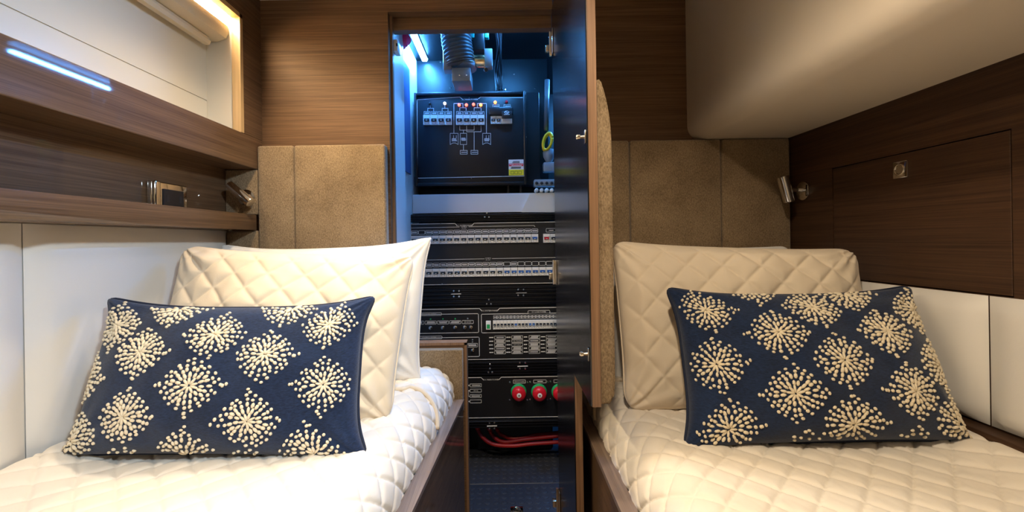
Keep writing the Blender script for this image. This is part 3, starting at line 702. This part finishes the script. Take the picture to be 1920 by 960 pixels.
# ---- black AC main cabinet
YF = 1.610
tl, br = P(776, 174, YF), P(988, 346, YF)
cx0, cx1, cz0, cz1 = tl.x, br.x, br.z, tl.z
ac = thing('electrical_cabinet', 'black wall cabinet with breakers, pilot lamps and a warning sticker', 'cabinet', ((cx0+cx1)/2, YC, cz0))
b = B(); box(b, cx0-0.006, cx1+0.055, YF+0.030, YC-0.001, cz0+0.004, cz1+0.006, 0.003); finish('back_box', b, 'blackmat', ac, True)
b = B(); box(b, cx0, cx1, YF+0.006, YF+0.0298, cz0, cz1, 0.004); finish('front_plate', b, 'blackmat', ac, True)
b = B()
wb_ = 0.018
box(b, cx0, cx0+0.010, YF-0.004, YF+0.0058, cz0, cz1, 0.003); box(b, cx1-0.010, cx1, YF-0.004, YF+0.0058, cz0, cz1, 0.003)
box(b, cx0+0.010, cx1-0.010, YF-0.004, YF+0.0058, cz0, cz0+0.012, 0.003); box(b, cx0+0.010, cx1-0.010, YF-0.004, YF+0.0058, cz1-0.012, cz1, 0.003)
finish('front_frame', b, 'blackmat', ac, True)
YP = YF+0.0052
ln = B(); lt = B()
def ppl(bm, pts, wd=0.0016, Y=YP):
    q = [P(x, y, Y) for x, y in pts]
    for a, b in zip(q, q[1:]): line(bm, a.x, a.z, b.x, b.z, Y, wd)
ppl(ln, [(866, 185), (862, 182), (782, 187), (783, 334), (983, 330), (983, 183), (901, 182), (897, 185)], 0.0019)
p = P(881, 186.5, YP); text(lt, 'AC MAIN POWER', p.x, p.z, YP, 0.0056)
# printed one-line diagram
W_ = 0.0017
for x0_, x1_, xm, yt in ((802, 813, 807, 197), (829, 840, 834, 197)):
    ppl(ln, [(x0_, 208), (x0_, 203), (x1_, 203), (x1_, 208)], W_); ppl(ln, [(xm, 203), (xm, yt)], W_)
ppl(ln, [(862, 207), (862, 202), (874, 202), (874, 207)], W_); ppl(ln, [(889, 207), (889, 202), (902, 202), (902, 207)], W_)
ppl(ln, [(868, 202), (868, 194), (851, 194), (851, 249)], W_); ppl(ln, [(895, 202), (895, 194), (912, 194), (912, 249)], W_)
ppl(ln, [(862, 236), (862, 244), (875, 244), (889, 244), (889, 236)], W_); ppl(ln, [(875, 236), (875, 247), (902, 247), (902, 236)], W_)
ppl(ln, [(869, 244), (869, 249)], W_); ppl(ln, [(869, 271), (869, 281)], W_); ppl(ln, [(889, 247), (889, 281)], W_)
for (xa, xb) in ((844, 859), (905, 920)):
    ppl(ln, [(xa, 271), (xa, 250), (xb, 250), (xb, 271), (xb-5, 268), (xa+5, 268), (xa, 271)], 0.0012)
    q = P((xa+xb)/2, 262, YP); scribble(lt, q.x, q.z, YP, 0.020, 3, 0.0022); ppl(ln, [((xa+xb)/2-1, 254), ((xa+xb)/2-1, 259)], .0014); ppl(ln, [((xa+xb)/2+4, 254), ((xa+xb)/2+4, 259)], .0014)
ppl(ln, [(863, 250), (875, 250), (875, 271), (863, 271), (863, 250)], 0.0012); q = P(869, 261, YP); scribble(lt, q.x, q.z, YP, 0.018, 3, 0.0022)
for xm in (869.5, 889.5):
    ppl(ln, [(xm-6.5, 282), (xm+6.5, 282), (xm+6.5, 289), (xm-6.5, 289), (xm-6.5, 282)], 0.0015); q = P(xm, 285.5, YP); scribble(lt, q.x, q.z, YP, 0.021, 1, 0.0024)
for xm in (930, 951):
    ppl(ln, [(xm-6, 196), (xm+6, 196), (xm+6, 202), (xm-6, 202), (xm-6, 196)], 0.0013); q = P(xm, 199, YP); scribble(lt, q.x, q.z, YP, 0.020, 1, 0.0024)
for x0_ in (795, 856):
    for k in range(4):
        xa = x0_+k*13.4; ppl(ln, [(xa, 209), (xa+11.5, 209), (xa+11.5, 215.5), (xa, 215.5), (xa, 209)], 0.0011); q = P(xa+5.7, 212.3, YP); scribble(lt, q.x, q.z, YP, 0.016, 2, 0.0018)
stuff('printed_lines', ln, 'print', ac); stuff('lettering', lt, 'print', ac)
for (px, py) in ((779, 184), (880, 183), (986, 182), (779, 260), (987, 257), (781, 336), (884, 334), (986, 331)): screw(px, py, YP, ac, 0.0020)
for (px, py, m) in ((834, 194, 'lamp_white'), (861, 197, 'lamp_red'), (874.5, 197, 'lamp_red'), (888, 196, 'lamp_red'), (901.5, 197, 'lamp_orange'), (928.5, 192, 'lamp_orange'), (950, 191, 'red'), (806, 195, 'blackplastic')):
    q = P(px, py, YP); b = B(); lathe(b, q, (0, -1, 0), [(0, 0.0058), (0.003, 0.0058), (0.006, 0.0045), (0.008, 0.002)], 12)
    finish('pilot_lamp', b, m, ac, True, {'lamp_white': 'white glowing pilot lamp', 'lamp_red': 'red glowing pilot lamp', 'lamp_orange': 'orange glowing pilot lamp', 'red': 'unlit red pilot lamp', 'blackplastic': 'dark key switch'}[m])
# breakers: body + lever, mesh shared between copies
BRK = {}
def breaker(px0, px1, py0, py1, Y, parent, lever='lever', style='one'):
    a, b_ = P(px0, py1, Y), P(px1, py0, Y); w_, h_ = b_.x-a.x, b_.z-a.z; cx, cz = (a.x+b_.x)/2, (a.z+b_.z)/2
    key = (round(w_, 4), round(h_, 4), lever, style)
    if key not in BRK:
        b = B(); g = w_*0.04
        x0, x1 = -w_/2+g, w_/2-g
        box(b, x0, x1, -0.010, 0, h_*0.16, h_/2); box(b, x0, x1, -0.010, 0, -h_/2, -h_*0.20)
        box(b, x0, x0+w_*0.08, -0.010, 0, -h_*0.20, h_*0.16); box(b, x1-w_*0.08, x1, -0.010, 0, -h_*0.20, h_*0.16)
        box(b, x0+w_*0.08, x1-w_*0.08, -0.003, 0, -h_*0.20, h_*0.16)
        o = finish('breaker', b, 'breaker', None); me = o.data; bpy.data.objects.remove(o)
        b = B()
        ns = 2 if style == 'two' else 1
        for k in range(ns):
            c0 = x0+w_*0.1+(x1-x0-w_*0.2)*(k+0.5)/ns; hw = (x1-x0-w_*0.2)/ns*0.42
            box(b, c0-hw, c0+hw, -0.014, -0.0031, -h_*0.14, h_*0.12, 0.0008, 1)
        for k in (-0.25, 0.25): box(b, w_*k-0.0011, w_*k+0.0011, -0.0108, -0.01005, -h_*0.37, -h_*0.30)
        o = finish('lever', b, lever, None); lv = o.data; bpy.data.objects.remove(o)
        b = B(); box(b, -w_*0.12, w_*0.12, -0.0152, -0.0142, -h_*0.10, -h_*0.04); o = finish('lever_tip', b, 'print', None); tp = o.data; bpy.data.objects.remove(o)
        BRK[key] = (me, lv, tp)
    me, lv, tp = BRK[key]
    o = bpy.data.objects.new('breaker', me); C.objects.link(o); o.parent = parent; o.location = Vector((cx, Y, cz))-worldloc(parent)
    l = bpy.data.objects.new('lever', lv); C.objects.link(l); l.parent = o
    l2 = bpy.data.objects.new('lever_tip', tp); C.objects.link(l2); l2.parent = o
for x0_ in (794, 855):
    for k in range(4): breaker(x0_+k*13.5, x0_+(k+1)*13.5, 217, 235, YP, ac, 'lever', 'two')
breaker(920, 930, 219, 233, YP, ac); breaker(930, 940, 219, 233, YP, ac)
q0, q1 = P(940, 233, YP), P(960, 219, YP); b = B(); box(b, q0.x, q1.x, YP-0.010, YP, q0.z, q1.z, 0.001); finish('module', b, 'breaker', ac, True)
q0, q1 = P(917, 218, YP), P(962, 203, YP); b = B(); box(b, q0.x, q1.x, YP-0.022, YP, q0.z, q1.z, 0.005); finish('interlock_slide', b, 'blackplastic', ac, True)
q0, q1 = P(941, 226, YP), P(960, 212, YP); b = B(); box(b, q0.x, q1.x, YP-0.026, YP-0.0222, q0.z, q1.z, 0.002); finish('interlock_knob', b, 'blackplastic', ac, True)
q = P(950, 214.5, YP); b = B()
tube(b, [Vector((q.x+0.0085*math.cos(a), YP-0.0268, q.z+0.005*math.sin(a))) for a in [2*PI*k/20 for k in range(21)]], 0.0009, 5); line(b, q.x-0.010, q.z-0.0085, q.x+0.010, q.z-0.0085, YP-0.0268, 0.0018); line(b, q.x-0.004, q.z+0.002, q.x+0.004, q.z-0.002, YP-0.0268, 0.0022)
finish('white_emblem', b, 'print', ac)
# warning sticker
q0, q1 = P(954, 329, YP), P(981.5, 299, YP); h_ = q1.z-q0.z
st = finish('warning_sticker', box(B(), q0.x, q1.x, YP-0.0006, YP+0.001, q0.z, q1.z), 'paper', ac, label='red, white and yellow warning sticker')
finish('red_band', box(B(), q0.x+0.001, q1.x-0.001, YP-0.0010, YP-0.0006, q0.z+h_*0.58, q0.z+h_*0.75), 'stickred', st)
finish('yellow_band', box(B(), q0.x, q1.x, YP-0.0010, YP-0.0006, q0.z, q0.z+h_*0.37), 'stickyellow', st)
b = B(); text(b, 'HIGH VOLTAGE', (q0.x+q1.x)/2, q0.z+h_*0.70, YP-0.0013, 0.0048, wide=1.05); scribble(b, (q0.x+q1.x)/2, q0.z+h_*0.62, YP-0.0013, 0.046, 1, 0.0018); stuff('sticker_lettering', b, 'paper', st)
b = B()
for zz, wd in ((0.88, 0.030), (0.80, 0.034), (0.51, 0.042), (0.45, 0.040)): scribble(b, (q0.x+q1.x)/2, q0.z+h_*zz, YP-0.0012, wd, 1, 0.0024)
for k in range(3): frame(b, q0.x+0.008+k*0.015, q0.x+0.019+k*0.015, q0.z+h_*0.08, q0.z+h_*0.26, YP-0.0013, 0.0010)
stuff('sticker_print', b, 'blackplastic', st)
# gap under the cabinet: two grey feet
for px in (953, 976):
    q = P(px, 356, 1.66); b = B(); box(b, q.x-0.004, q.x+0.004, 1.64, 1.70, zp1, cz0+0.003); finish('foot', b, 'blackplastic', ac)
# ---- right hand column of cables behind the door edge
q0, q1 = P(1026, 175, 1.66), P(1025, 250, 1.66)
tag(finish('conduit', tube(B(), [P(1026, 150, 1.66), P(1025, 190, 1.66), P(1024, 245, 1.66)], 0.010, 12), 'hose', None, 'all', loc=q1), 'grey upright conduit right of the black cabinet', 'pipe')
q = P(1027, 264, 1.63); b = B()
for k in range(2): tube(b, [q+Vector((0.018*math.cos(a)*(1-0.1*k), 0.01*k+0.012*math.sin(a*0.5), 0.030*math.sin(a)-0.004*k+0.012*math.cos(a))) for a in [2*PI*i/28 for i in range(29)]], 0.0052, 8)
tag(finish('coiled_cable', b, 'yellow', None, 'all', loc=q), 'coiled yellow cable beside the black cabinet', 'cable')
q = P(1029, 290, 1.66); b = B(); lathe(b, q+Vector((0, 0, 0.02)), (0, 0, -1), [(0, 0.020), (0.012, 0.024), (0.03, 0.022), (0.05, 0.012)], 16); tag(finish('valve', b, 'machine', None, True, loc=q), 'round grey valve below the yellow cable', 'valve')
q = P(1030, 313, 1.65); b = B(); box(b, q.x-0.025, q.x+0.05, 1.64, 1.68, q.z-0.02, q.z+0.018, 0.006); tag(finish('clamp_box', b, 'machine', None, True, loc=q), 'silver grey box under the round valve', 'box')
t = thing('terminal_block', 'clear topped terminal block with round terminals beside the slanted plate', 'terminal', P(1020, 352, 1.60))
q0, q1 = P(1001, 350, 1.62), P(1065, 337, 1.62); b = B(); box(b, q0.x, q1.x, 1.60, 1.65, q0.z, q1.z, 0.003); finish('cover', b, 'machine', t, True)
for k in range(5):
    q = P(1006+k*9.5, 357, 1.60); b = B(); lathe(b, q, (0, -1, 0), [(-0.02, 0.008), (0.004, 0.008), (0.008, 0.005)], 12); finish('terminal', b, 'plastic', t, True)
    q = P(1006+k*9.5, 343.5, 1.599); b = B(); lathe(b, q, (0, -1, 0), [(-0.001, 0.006), (0.003, 0.006), (0.004, 0.003)], 10); finish('cap', b, 'lever', t, True)
# ================================================================ BREAKER RACK
YR = 1.580; RX0, RX1 = P(757, 480, YR).x, 0.235
def rz(py): return P(900, py, YR).z
rk = thing('equipment_rack', 'black steel rack frame holding the switch panels in the closet', 'rack', (0, 1.65, rz(806)))
b = B(); box(b, RX0, RX0+0.012, YR+0.004, YC-0.003, rz(806), rz(401)); box(b, RX1-0.012, RX1, YR+0.004, YC-0.003, rz(806), rz(401)); box(b, RX0+0.012, RX1-0.012, YR+0.06, YC-0.003, rz(806), rz(799)); finish('frame', b, 'blackrack', rk)
b = B(); box(b, RX0-0.0035, RX0-0.0002, YR-0.002, YR+0.01, rz(540), rz(418)); finish('edge_strip', b, 'whiteboard', rk)
b = B(); box(b, -0.12, 0.18, 1.715, 1.7285, 0.002, rz(807)); finish('kick_board', b, 'blackrack', rk)
def vent(py0, py1, lab, screws, n=5):
    z1, z0 = rz(py0)-0.0008, rz(py1)+0.0008
    t = thing('vent_panel', lab, 'panel', ((RX0+RX1)/2, YR, z0), 'louvred blanking panels of the rack')
    finish('plate', box(B(), RX0+0.0005, RX1, YR+0.001, YR+0.0035, z0, z1), 'blackrack', t)
    for k in range(n):
        zz = z0+(z1-z0)*(k+0.5)/n; hh = (z1-z0)/n*0.30
        b = B(); prism(b, [(YR+0.0009, zz-hh), (YR-0.006, zz-hh*0.4), (YR-0.006, zz), (YR+0.0009, zz+hh)], 'x', RX0+0.012, RX1-0.004); finish('louvre', b, 'blackgloss', t)
    for (px, py) in screws: screw(px, py, YR-0.006, t, 0.0036)
    return t
vent(400, 416, 'topmost louvred black strip of the rack, above the first breaker row', [(913, 399.5), (909, 407), (917, 407)], 4)
t = vent(536, 574, 'louvred black strip below the second breaker row of the rack', [(851, 545.5), (861, 545.5), (851, 556), (861, 556), (972, 543), (982, 543), (972, 554), (982, 554), (917, 562), (913, 570), (921, 570)])
b = B(); ppl(b, [(846, 551.5), (864, 551)], 0.0020, YR-0.0068); ppl(b, [(968, 549.5), (987, 549)], 0.0012, YR-0.0068); stuff('printed_lines', b, 'print', t)
t = vent(677, 704, 'louvred black strip above the red main switches of the rack', [(919, 683), (919, 691), (916, 698), (923, 698), (975, 680), (985, 680), (975, 691), (985, 691)])
b = B(); ppl(b, [(971, 687), (989, 686.5)], 0.0030, YR-0.0068); stuff('printed_lines', b, 'print', t)
t = vent(787, 803, 'lowest louvred black strip of the rack, above the red cables', [(918, 793), (927, 792.5), (918, 803), (927, 803)], 3)
b = B(); ppl(b, [(914, 799), (931, 798.5)], 0.0036, YR-0.0068); stuff('printed_lines', b, 'print', t)
def panel(py0, py1, lab):
    z1, z0 = rz(py0)-0.0008, rz(py1)+0.0008
    t = thing('switch_panel', lab, 'panel', ((RX0+RX1)/2, YR, z0), 'switch panels of the rack')
    finish('plate', box(B(), RX0+0.0005, RX1, YR, YR+0.0035, z0, z1, 0.0006, 1), 'blackrack', t)
    return t
YQ = YR-0.0006
def slope(x): return (900-x)*ROLL     # the photo leans by the camera's roll
def titled(ln, lt, py, xm, half, s, size=0.0050, x0=759, x1=1056):
    g = lambda x, d=0: (x, py+slope(x)+d)
    ppl(ln, [g(x0), g(xm-half-4), g(xm-half, 4)], 0.0020, YQ); ppl(ln, [g(xm+half, 4), g(xm+half+4), g(x1)], 0.0020, YQ)
    p = P(xm, py+slope(xm)+4.2, YQ); text(lt, s, p.x, p.z, YQ, size)
# panel one: two rows of breakers
t = panel(417.5, 535, 'black panel with the two long breaker rows at the top of the rack'); ln, lt = B(), B()
titled(ln, lt, 415.7+2.6, 871, 14, 'AC SYSTEM PANEL', 0.0052)
g = lambda x, y: (x, y+slope(x))
ppl(ln, [g(759, 425.5), g(861, 425.0)], 0.0013, YQ); ppl(ln, [g(879, 424.7), g(1001, 424.3), g(1003, 426.5)], 0.0013, YQ)
p = P(870, 424.8+slope(870), YQ); text(lt, 'SYSTEM A', p.x, p.z, YQ, 0.0036); p = P(870, 427.3+slope(870), YQ); text(lt, 'AC 240V', p.x, p.z, YQ, 0.0032)
ppl(ln, [g(790, 486), g(908, 485.4)], 0.0013, YQ); ppl(ln, [g(923, 485.2), g(1056, 485)], 0.0013, YQ)
p = P(915, 484.4+slope(915), YQ); text(lt, 'SYSTEM B', p.x, p.z, YQ, 0.0036); p = P(915, 487.4+slope(915), YQ); text(lt, 'AC 120V', p.x, p.z, YQ, 0.0032)
for row, (yl0, yl1, yb0, yb1, xs, n) in enumerate(((430.6, 437.8, 440.3, 456, 757.5, 19), (492.0, 499.4, 502.3, 518, 758.5, 22))):
    for k in range(n):
        xa, xb = xs+k*13.25, xs+(k+1)*13.25; sl = slope((xa+xb)/2)
        a, c_ = P(xa+0.7, yl1+sl, YQ), P(xb-0.7, yl0+sl, YQ)
        frame(ln, a.x, c_.x, a.z, c_.z, YQ, 0.0011, 0.002)
        blank = (row == 0 and k == 2) or (row == 1 and k in (14, 16, 17, 18, 19, 20))
        if not blank: scribble(lt, (a.x+c_.x)/2, (a.z+c_.z)/2, YQ, 0.020, 2, 0.0019)
        two = (row == 0 and k in (15, 16, 17)) or (row == 1 and (k in (6, 7, 8) or k >= 14))
        breaker(xa, xb, yb0+sl, yb1+sl, YR-0.0002, t, 'blue' if (row == 0 and k == 18) or (row == 1 and k >= 14) else 'lever', 'two' if two else 'one')
    if row == 0:
        for k, m in enumerate(('red', 'lever')): breaker(1018+k*13, 1031+k*13, yb0-2, yb1-1, YR-0.0002, t, m)
        a, c_ = P(1024, yl1-2.5, YQ), P(1044, yl0-2.5, YQ); frame(ln, a.x, c_.x, a.z, c_.z, YQ, 0.0011, 0.002); scribble(lt, (a.x+c_.x)/2, (a.z+c_.z)/2, YQ, 0.02, 1, 0.002)
ppl(ln, [g(759, 532.5), g(1056, 532.5)], 0.0016, YQ)
stuff('printed_lines', ln, 'print', t); stuff('lettering', lt, 'print', t)
for px, py in ((826, 415.5+4), (1003, 413+4), (829, 539-7), (1004, 535-6)): screw(px, py, YR-0.0002, t, 0.0016)
# panel two: knobs, breaker row, label columns
t = panel(575.5, 675.5, 'black panel with small knobs, a short breaker row and label columns'); ln, lt = B(), B()
titled(ln, lt, 578.6, 918, 15, 'DC SYSTEM PANEL', 0.0052)
def pbox(x0, x1, y0, y1, wd=0.0018, r=0.003):
    sl = slope((x0+x1)/2); a, c_ = P(x0, y1+sl, YQ), P(x1, y0+sl, YQ); frame(ln, a.x, c_.x, a.z, c_.z, YQ, wd, r); return (a.x+c_.x)/2, (a.z+c_.z)/2, c_.x-a.x
pbox(760, 897, 587, 624.5, 0.0018); pbox(903, 1062, 588, 625.5, 0.0018); pbox(760, 898.5, 631, 669.5, 0.0018)
x, z, w_ = pbox(780, 828, 584.8, 590.5, 0.0014); text(lt, 'AIR BLOWER SYSTEM', x, z, YQ, 0.0044, wide=0.95)
x, z, w_ = pbox(780, 829, 628.6, 634.4, 0.0014); text(lt, 'CONTROL SYSTEM', x, z, YQ, 0.0044)
x, z, w_ = pbox(990, 1031, 583.6, 589.6, 0.0014); text(lt, 'DC LOAD POWER', x, z, YQ, 0.0046)
for k, (xm, nk) in enumerate(((784, 1), (807.5, 1), (830.5, 1), (853.5, 1), (877, 2))):
    x, z, w_ = pbox(xm-10.5, xm+10.5, 600.2, 606.6, 0.0012, 0.0015); 
    if nk == 2: text(lt, 'AIR HEATER', x, z, YQ, 0.0036)
    else: scribble(lt, x, z, YQ, 0.034, 2, 0.0019)
    for d in ((0,) if nk == 1 else (-5.7, 5.7)):
        q = P(xm+d, 613.3+slope(xm), YR-0.0002); b = B(); lathe(b, q, (0, -1, 0), [(0, 0.0072), (0.003, 0.0072), (0.0035, 0.0048), (0.012, 0.0042), (0.013, 0.0025)], 14); finish('knob', b, 'chrome', t, True)
    q = P(xm, 597+slope(xm), YR-0.0002); b = B(); lathe(b, q, (0, -1, 0), [(0, 0.0032), (0.003, 0.003), (0.0045, 0.0015)], 10); finish('indicator', b, 'green' if k in (1, 2, 3) else 'machine', t, True)
x, z, w_ = pbox(875.5, 895.5, 643.6, 650.6, 0.0012, 0.0015); scribble(lt, x, z, YQ, 0.034, 2, 0.0019)
q = P(886, 656, YR-0.0002); b = B(); lathe(b, q, (0, -1, 0), [(0, 0.0072), (0.003, 0.0072), (0.0035, 0.0048), (0.012, 0.0042), (0.013, 0.0025)], 14); finish('knob', b, 'chrome', t, True)
for py in (637, 641): q = P(886, py, YR-0.0002); b = B(); lathe(b, q, (0, -1, 0), [(0, 0.0028), (0.003, 0.0028), (0.0045, 0.0015)], 10); finish('indicator', b, 'machine', t, True)
for k in range(22):
    xa, xb = 925+k*6.62, 925+(k+1)*6.62; sl = slope((xa+xb)/2)
    a, c_ = P(xa+0.5, 598.3+sl, YQ), P(xb-0.5, 592.3+sl, YQ); frame(ln, a.x, c_.x, a.z, c_.z, YQ, 0.0010); scribble(lt, (a.x+c_.x)/2, (a.z+c_.z)/2, YQ, 0.008, 1, 0.0022)
    breaker(xa-0.8, xb-0.8, 601+sl, 617+sl, YR-0.0002, t, 'blue' if k in (6, 10, 11) else 'lever')
q0, q1 = P(911.5, 617, YR), P(920.5, 601, YR); b = B(); box(b, q0.x, q1.x, YR-0.012, YR-0.0002, q0.z, q1.z, 0.001); mod = finish('module', b, 'breaker', t, True)
b = B(); box(b, q0.x+0.003, q1.x-0.004, YR-0.0128, YR-0.0121, q0.z+0.004, q0.z+0.020); finish('green_label', b, 'green', mod)
words = {(0, 0): 'FRESH WATER', (1, 1): 'FUEL TRANSFER', (1, 2): 'AUTO PILOT', (2, 3): 'VHF RADIO', (0, 4): 'VHF START'}
for i in range(5):
    for j in range(5):
        xm = 937.5+i*32.3; ym = 633.5+j*7.0
        x, z, w_ = pbox(xm-10.2, xm+10.2, ym-3.0, ym+2.9, 0.0011, 0.001)
        if (i, j) in words and (i, j) not in ((0, 0), (0, 4), (2, 3)): text(lt, words[(i, j)], x, z, YQ, 0.0034)
        else: scribble(lt, x, z, YQ, 0.032, 1 if (i+j) % 3 == 0 else 2, 0.0020)
        q = P(xm-16.5, ym+slope(xm), YQ); scribble(lt, q.x, q.z, YQ, 0.013, 1, 0.0034)
ppl(ln, [g(759, 674), g(1056, 674)], 0.0018, YQ)
stuff('printed_lines', ln, 'print', t); stuff('lettering', lt, 'print', t)
# panel three: red main switches
t = panel(705.5, 785.5, 'black panel with round red and green main switches low in the rack'); ln, lt = B(), B()
titled(ln, lt, 708, 921, 15, 'DC MAIN POWER', 0.0052)
for k, py in enumerate((722.5, 732.5, 742.5, 752.5)):
    x, z, w_ = pbox(881.5, 902.5, py-3, py+3, 0.0013, 0.0006)
    if k == 1: text(lt, 'SERVICE', x, z, YQ, 0.0034)
    elif k < 3: scribble(lt, x, z, YQ, 0.032, 1, 0.0026)
    if k != 2: ppl(ln, [g(878, py), g(879.2, py)], 0.0044, YQ)
ppl(ln, [g(878.5, 733), g(878.5, 743), g(881, 743)], 0.0014, YQ)
x, z, w_ = pbox(962.5, 985, 713.5, 719.8, 0.0014, 0.0006); text(lt, 'SERVICE POWER', x, z, YQ, 0.0036)
x, z, w_ = pbox(1000.5, 1024, 714, 720, 0.0012, 0.0006); scribble(lt, x, z, YQ, 0.02, 1, 0.0022)
x, z, w_ = pbox(1038.5, 1062, 714, 720, 0.0012, 0.0006)
ppl(ln, [g(759, 783.5), g(1056, 783.5)], 0.0018, YQ)
stuff('printed_lines', ln, 'print', t); stuff('lettering', lt, 'print', t)
for k, xm in enumerate((972.5, 1010.5, 1048.5)):
    q = P(xm, 734, YR-0.0002)
    base_ = finish('switch_base', lathe(B(), q, (0, -1, 0), [(0, 0.0300), (0.010, 0.0295), (0.013, 0.027)], 28), 'green', t, True, label='green switch base')
    q2 = q+Vector((0, -0.0132, 0)); kn = lathe(B(), q2, (0, -1, 0), [(0, 0.0255), (0.010, 0.0265), (0.020, 0.0255), (0.026, 0.020), (0.028, 0.010)], 28); finish('switch_knob', kn, 'red', base_, True, label='red round switch knob')
    b = lathe(B(), q2+Vector((0, -0.0282, 0)), (0, -1, 0), [(0, 0.0085), (0.0012, 0.0085), (0.0018, 0.006)], 20); finish('knob_emblem', b, 'paper', base_, True)
    b = B(); box(b, q2.x-0.002, q2.x+0.002, q2.y-0.0308, q2.y-0.0301, q2.z-0.003, q2.z+0.003); finish('emblem_dot', b, 'blackplastic', base_)
    for dx in (-16.5, 16.5):
        for py in (719, 752): screw(xm+dx, py-1.5+slope(xm), YR-0.0002, t, 0.0034)
# ================================================================ CLOSET FLOOR AND LOW CABLES
for k, pts in enumerate(([(893, 800, 1.66), (905, 820, 1.64), (925, 833, 1.62), (960, 836, 1.62), (1000, 832, 1.62), (1060, 828, 1.62)], [(915, 800, 1.67), (925, 818, 1.65), (945, 829, 1.63), (985, 824, 1.63), (1060, 816, 1.64)], [(930, 800, 1.68), (938, 814, 1.66), (965, 822, 1.65), (1005, 816, 1.65), (1060, 810, 1.66)])):
    b = B(); tube(b, smoothpath([P(*p) for p in pts], 8), 0.0075, 10)
    tag(finish('battery_cable', b, 'redcable', None, 'all', loc=P(*pts[3])), ['lowest red battery cable looping under the rack', 'middle red battery cable looping under the rack', 'uppermost red battery cable looping under the rack'][k], 'cable', 'red cables under the rack')
YS = 1.474
for k, (ya_, yb_, lab) in enumerate(((YW+0.052, YS-0.001, 'near black studded rubber floor hatch in the closet with chrome lift ring'), (YS+0.001, 1.71, 'far black studded rubber mat in the closet under the rack'))):
    t = thing('floor_hatch' if k == 0 else 'floor_mat', lab, 'hatch' if k == 0 else 'mat', (0.0, (ya_+yb_)/2, 0))
    finish('sheet', box(B(), -0.33, 0.36, ya_, yb_, -0.0035, 0.0, 0.0008, 1), 'rubber', t)
    b = B(); y = ya_+0.012; 
    while y < yb_-0.008:
        x = -0.317
        while x < 0.34:
            lathe(b, (x, y, 0.0002), (0, 0, 1), [(0, 0.0105), (0.0012, 0.0098), (0.0018, 0.0080), (0.0019, 0.003)], 12); x += 0.0277
        y += 0.0277
    s_ = finish('studs', b, 'rubber', t, True); s_['kind'] = 'stuff'
    if k == 0:
        c = P(969, 957, 1.33); c.z = 0.0
        b = B(); box(b, c.x-0.020, c.x+0.020, c.y-0.030, c.y+0.012, 0.0015, 0.004, 0.001); pl_ = finish('lift_plate', b, 'chrome', t, True)
        b = B(); tube(b, [(c.x+0.012*math.cos(a), c.y-0.010+0.014*math.sin(a), 0.006) for a in [2*PI*i/20 for i in range(21)]], 0.0018, 8); finish('lift_ring', b, 'chrome', pl_, 'all')
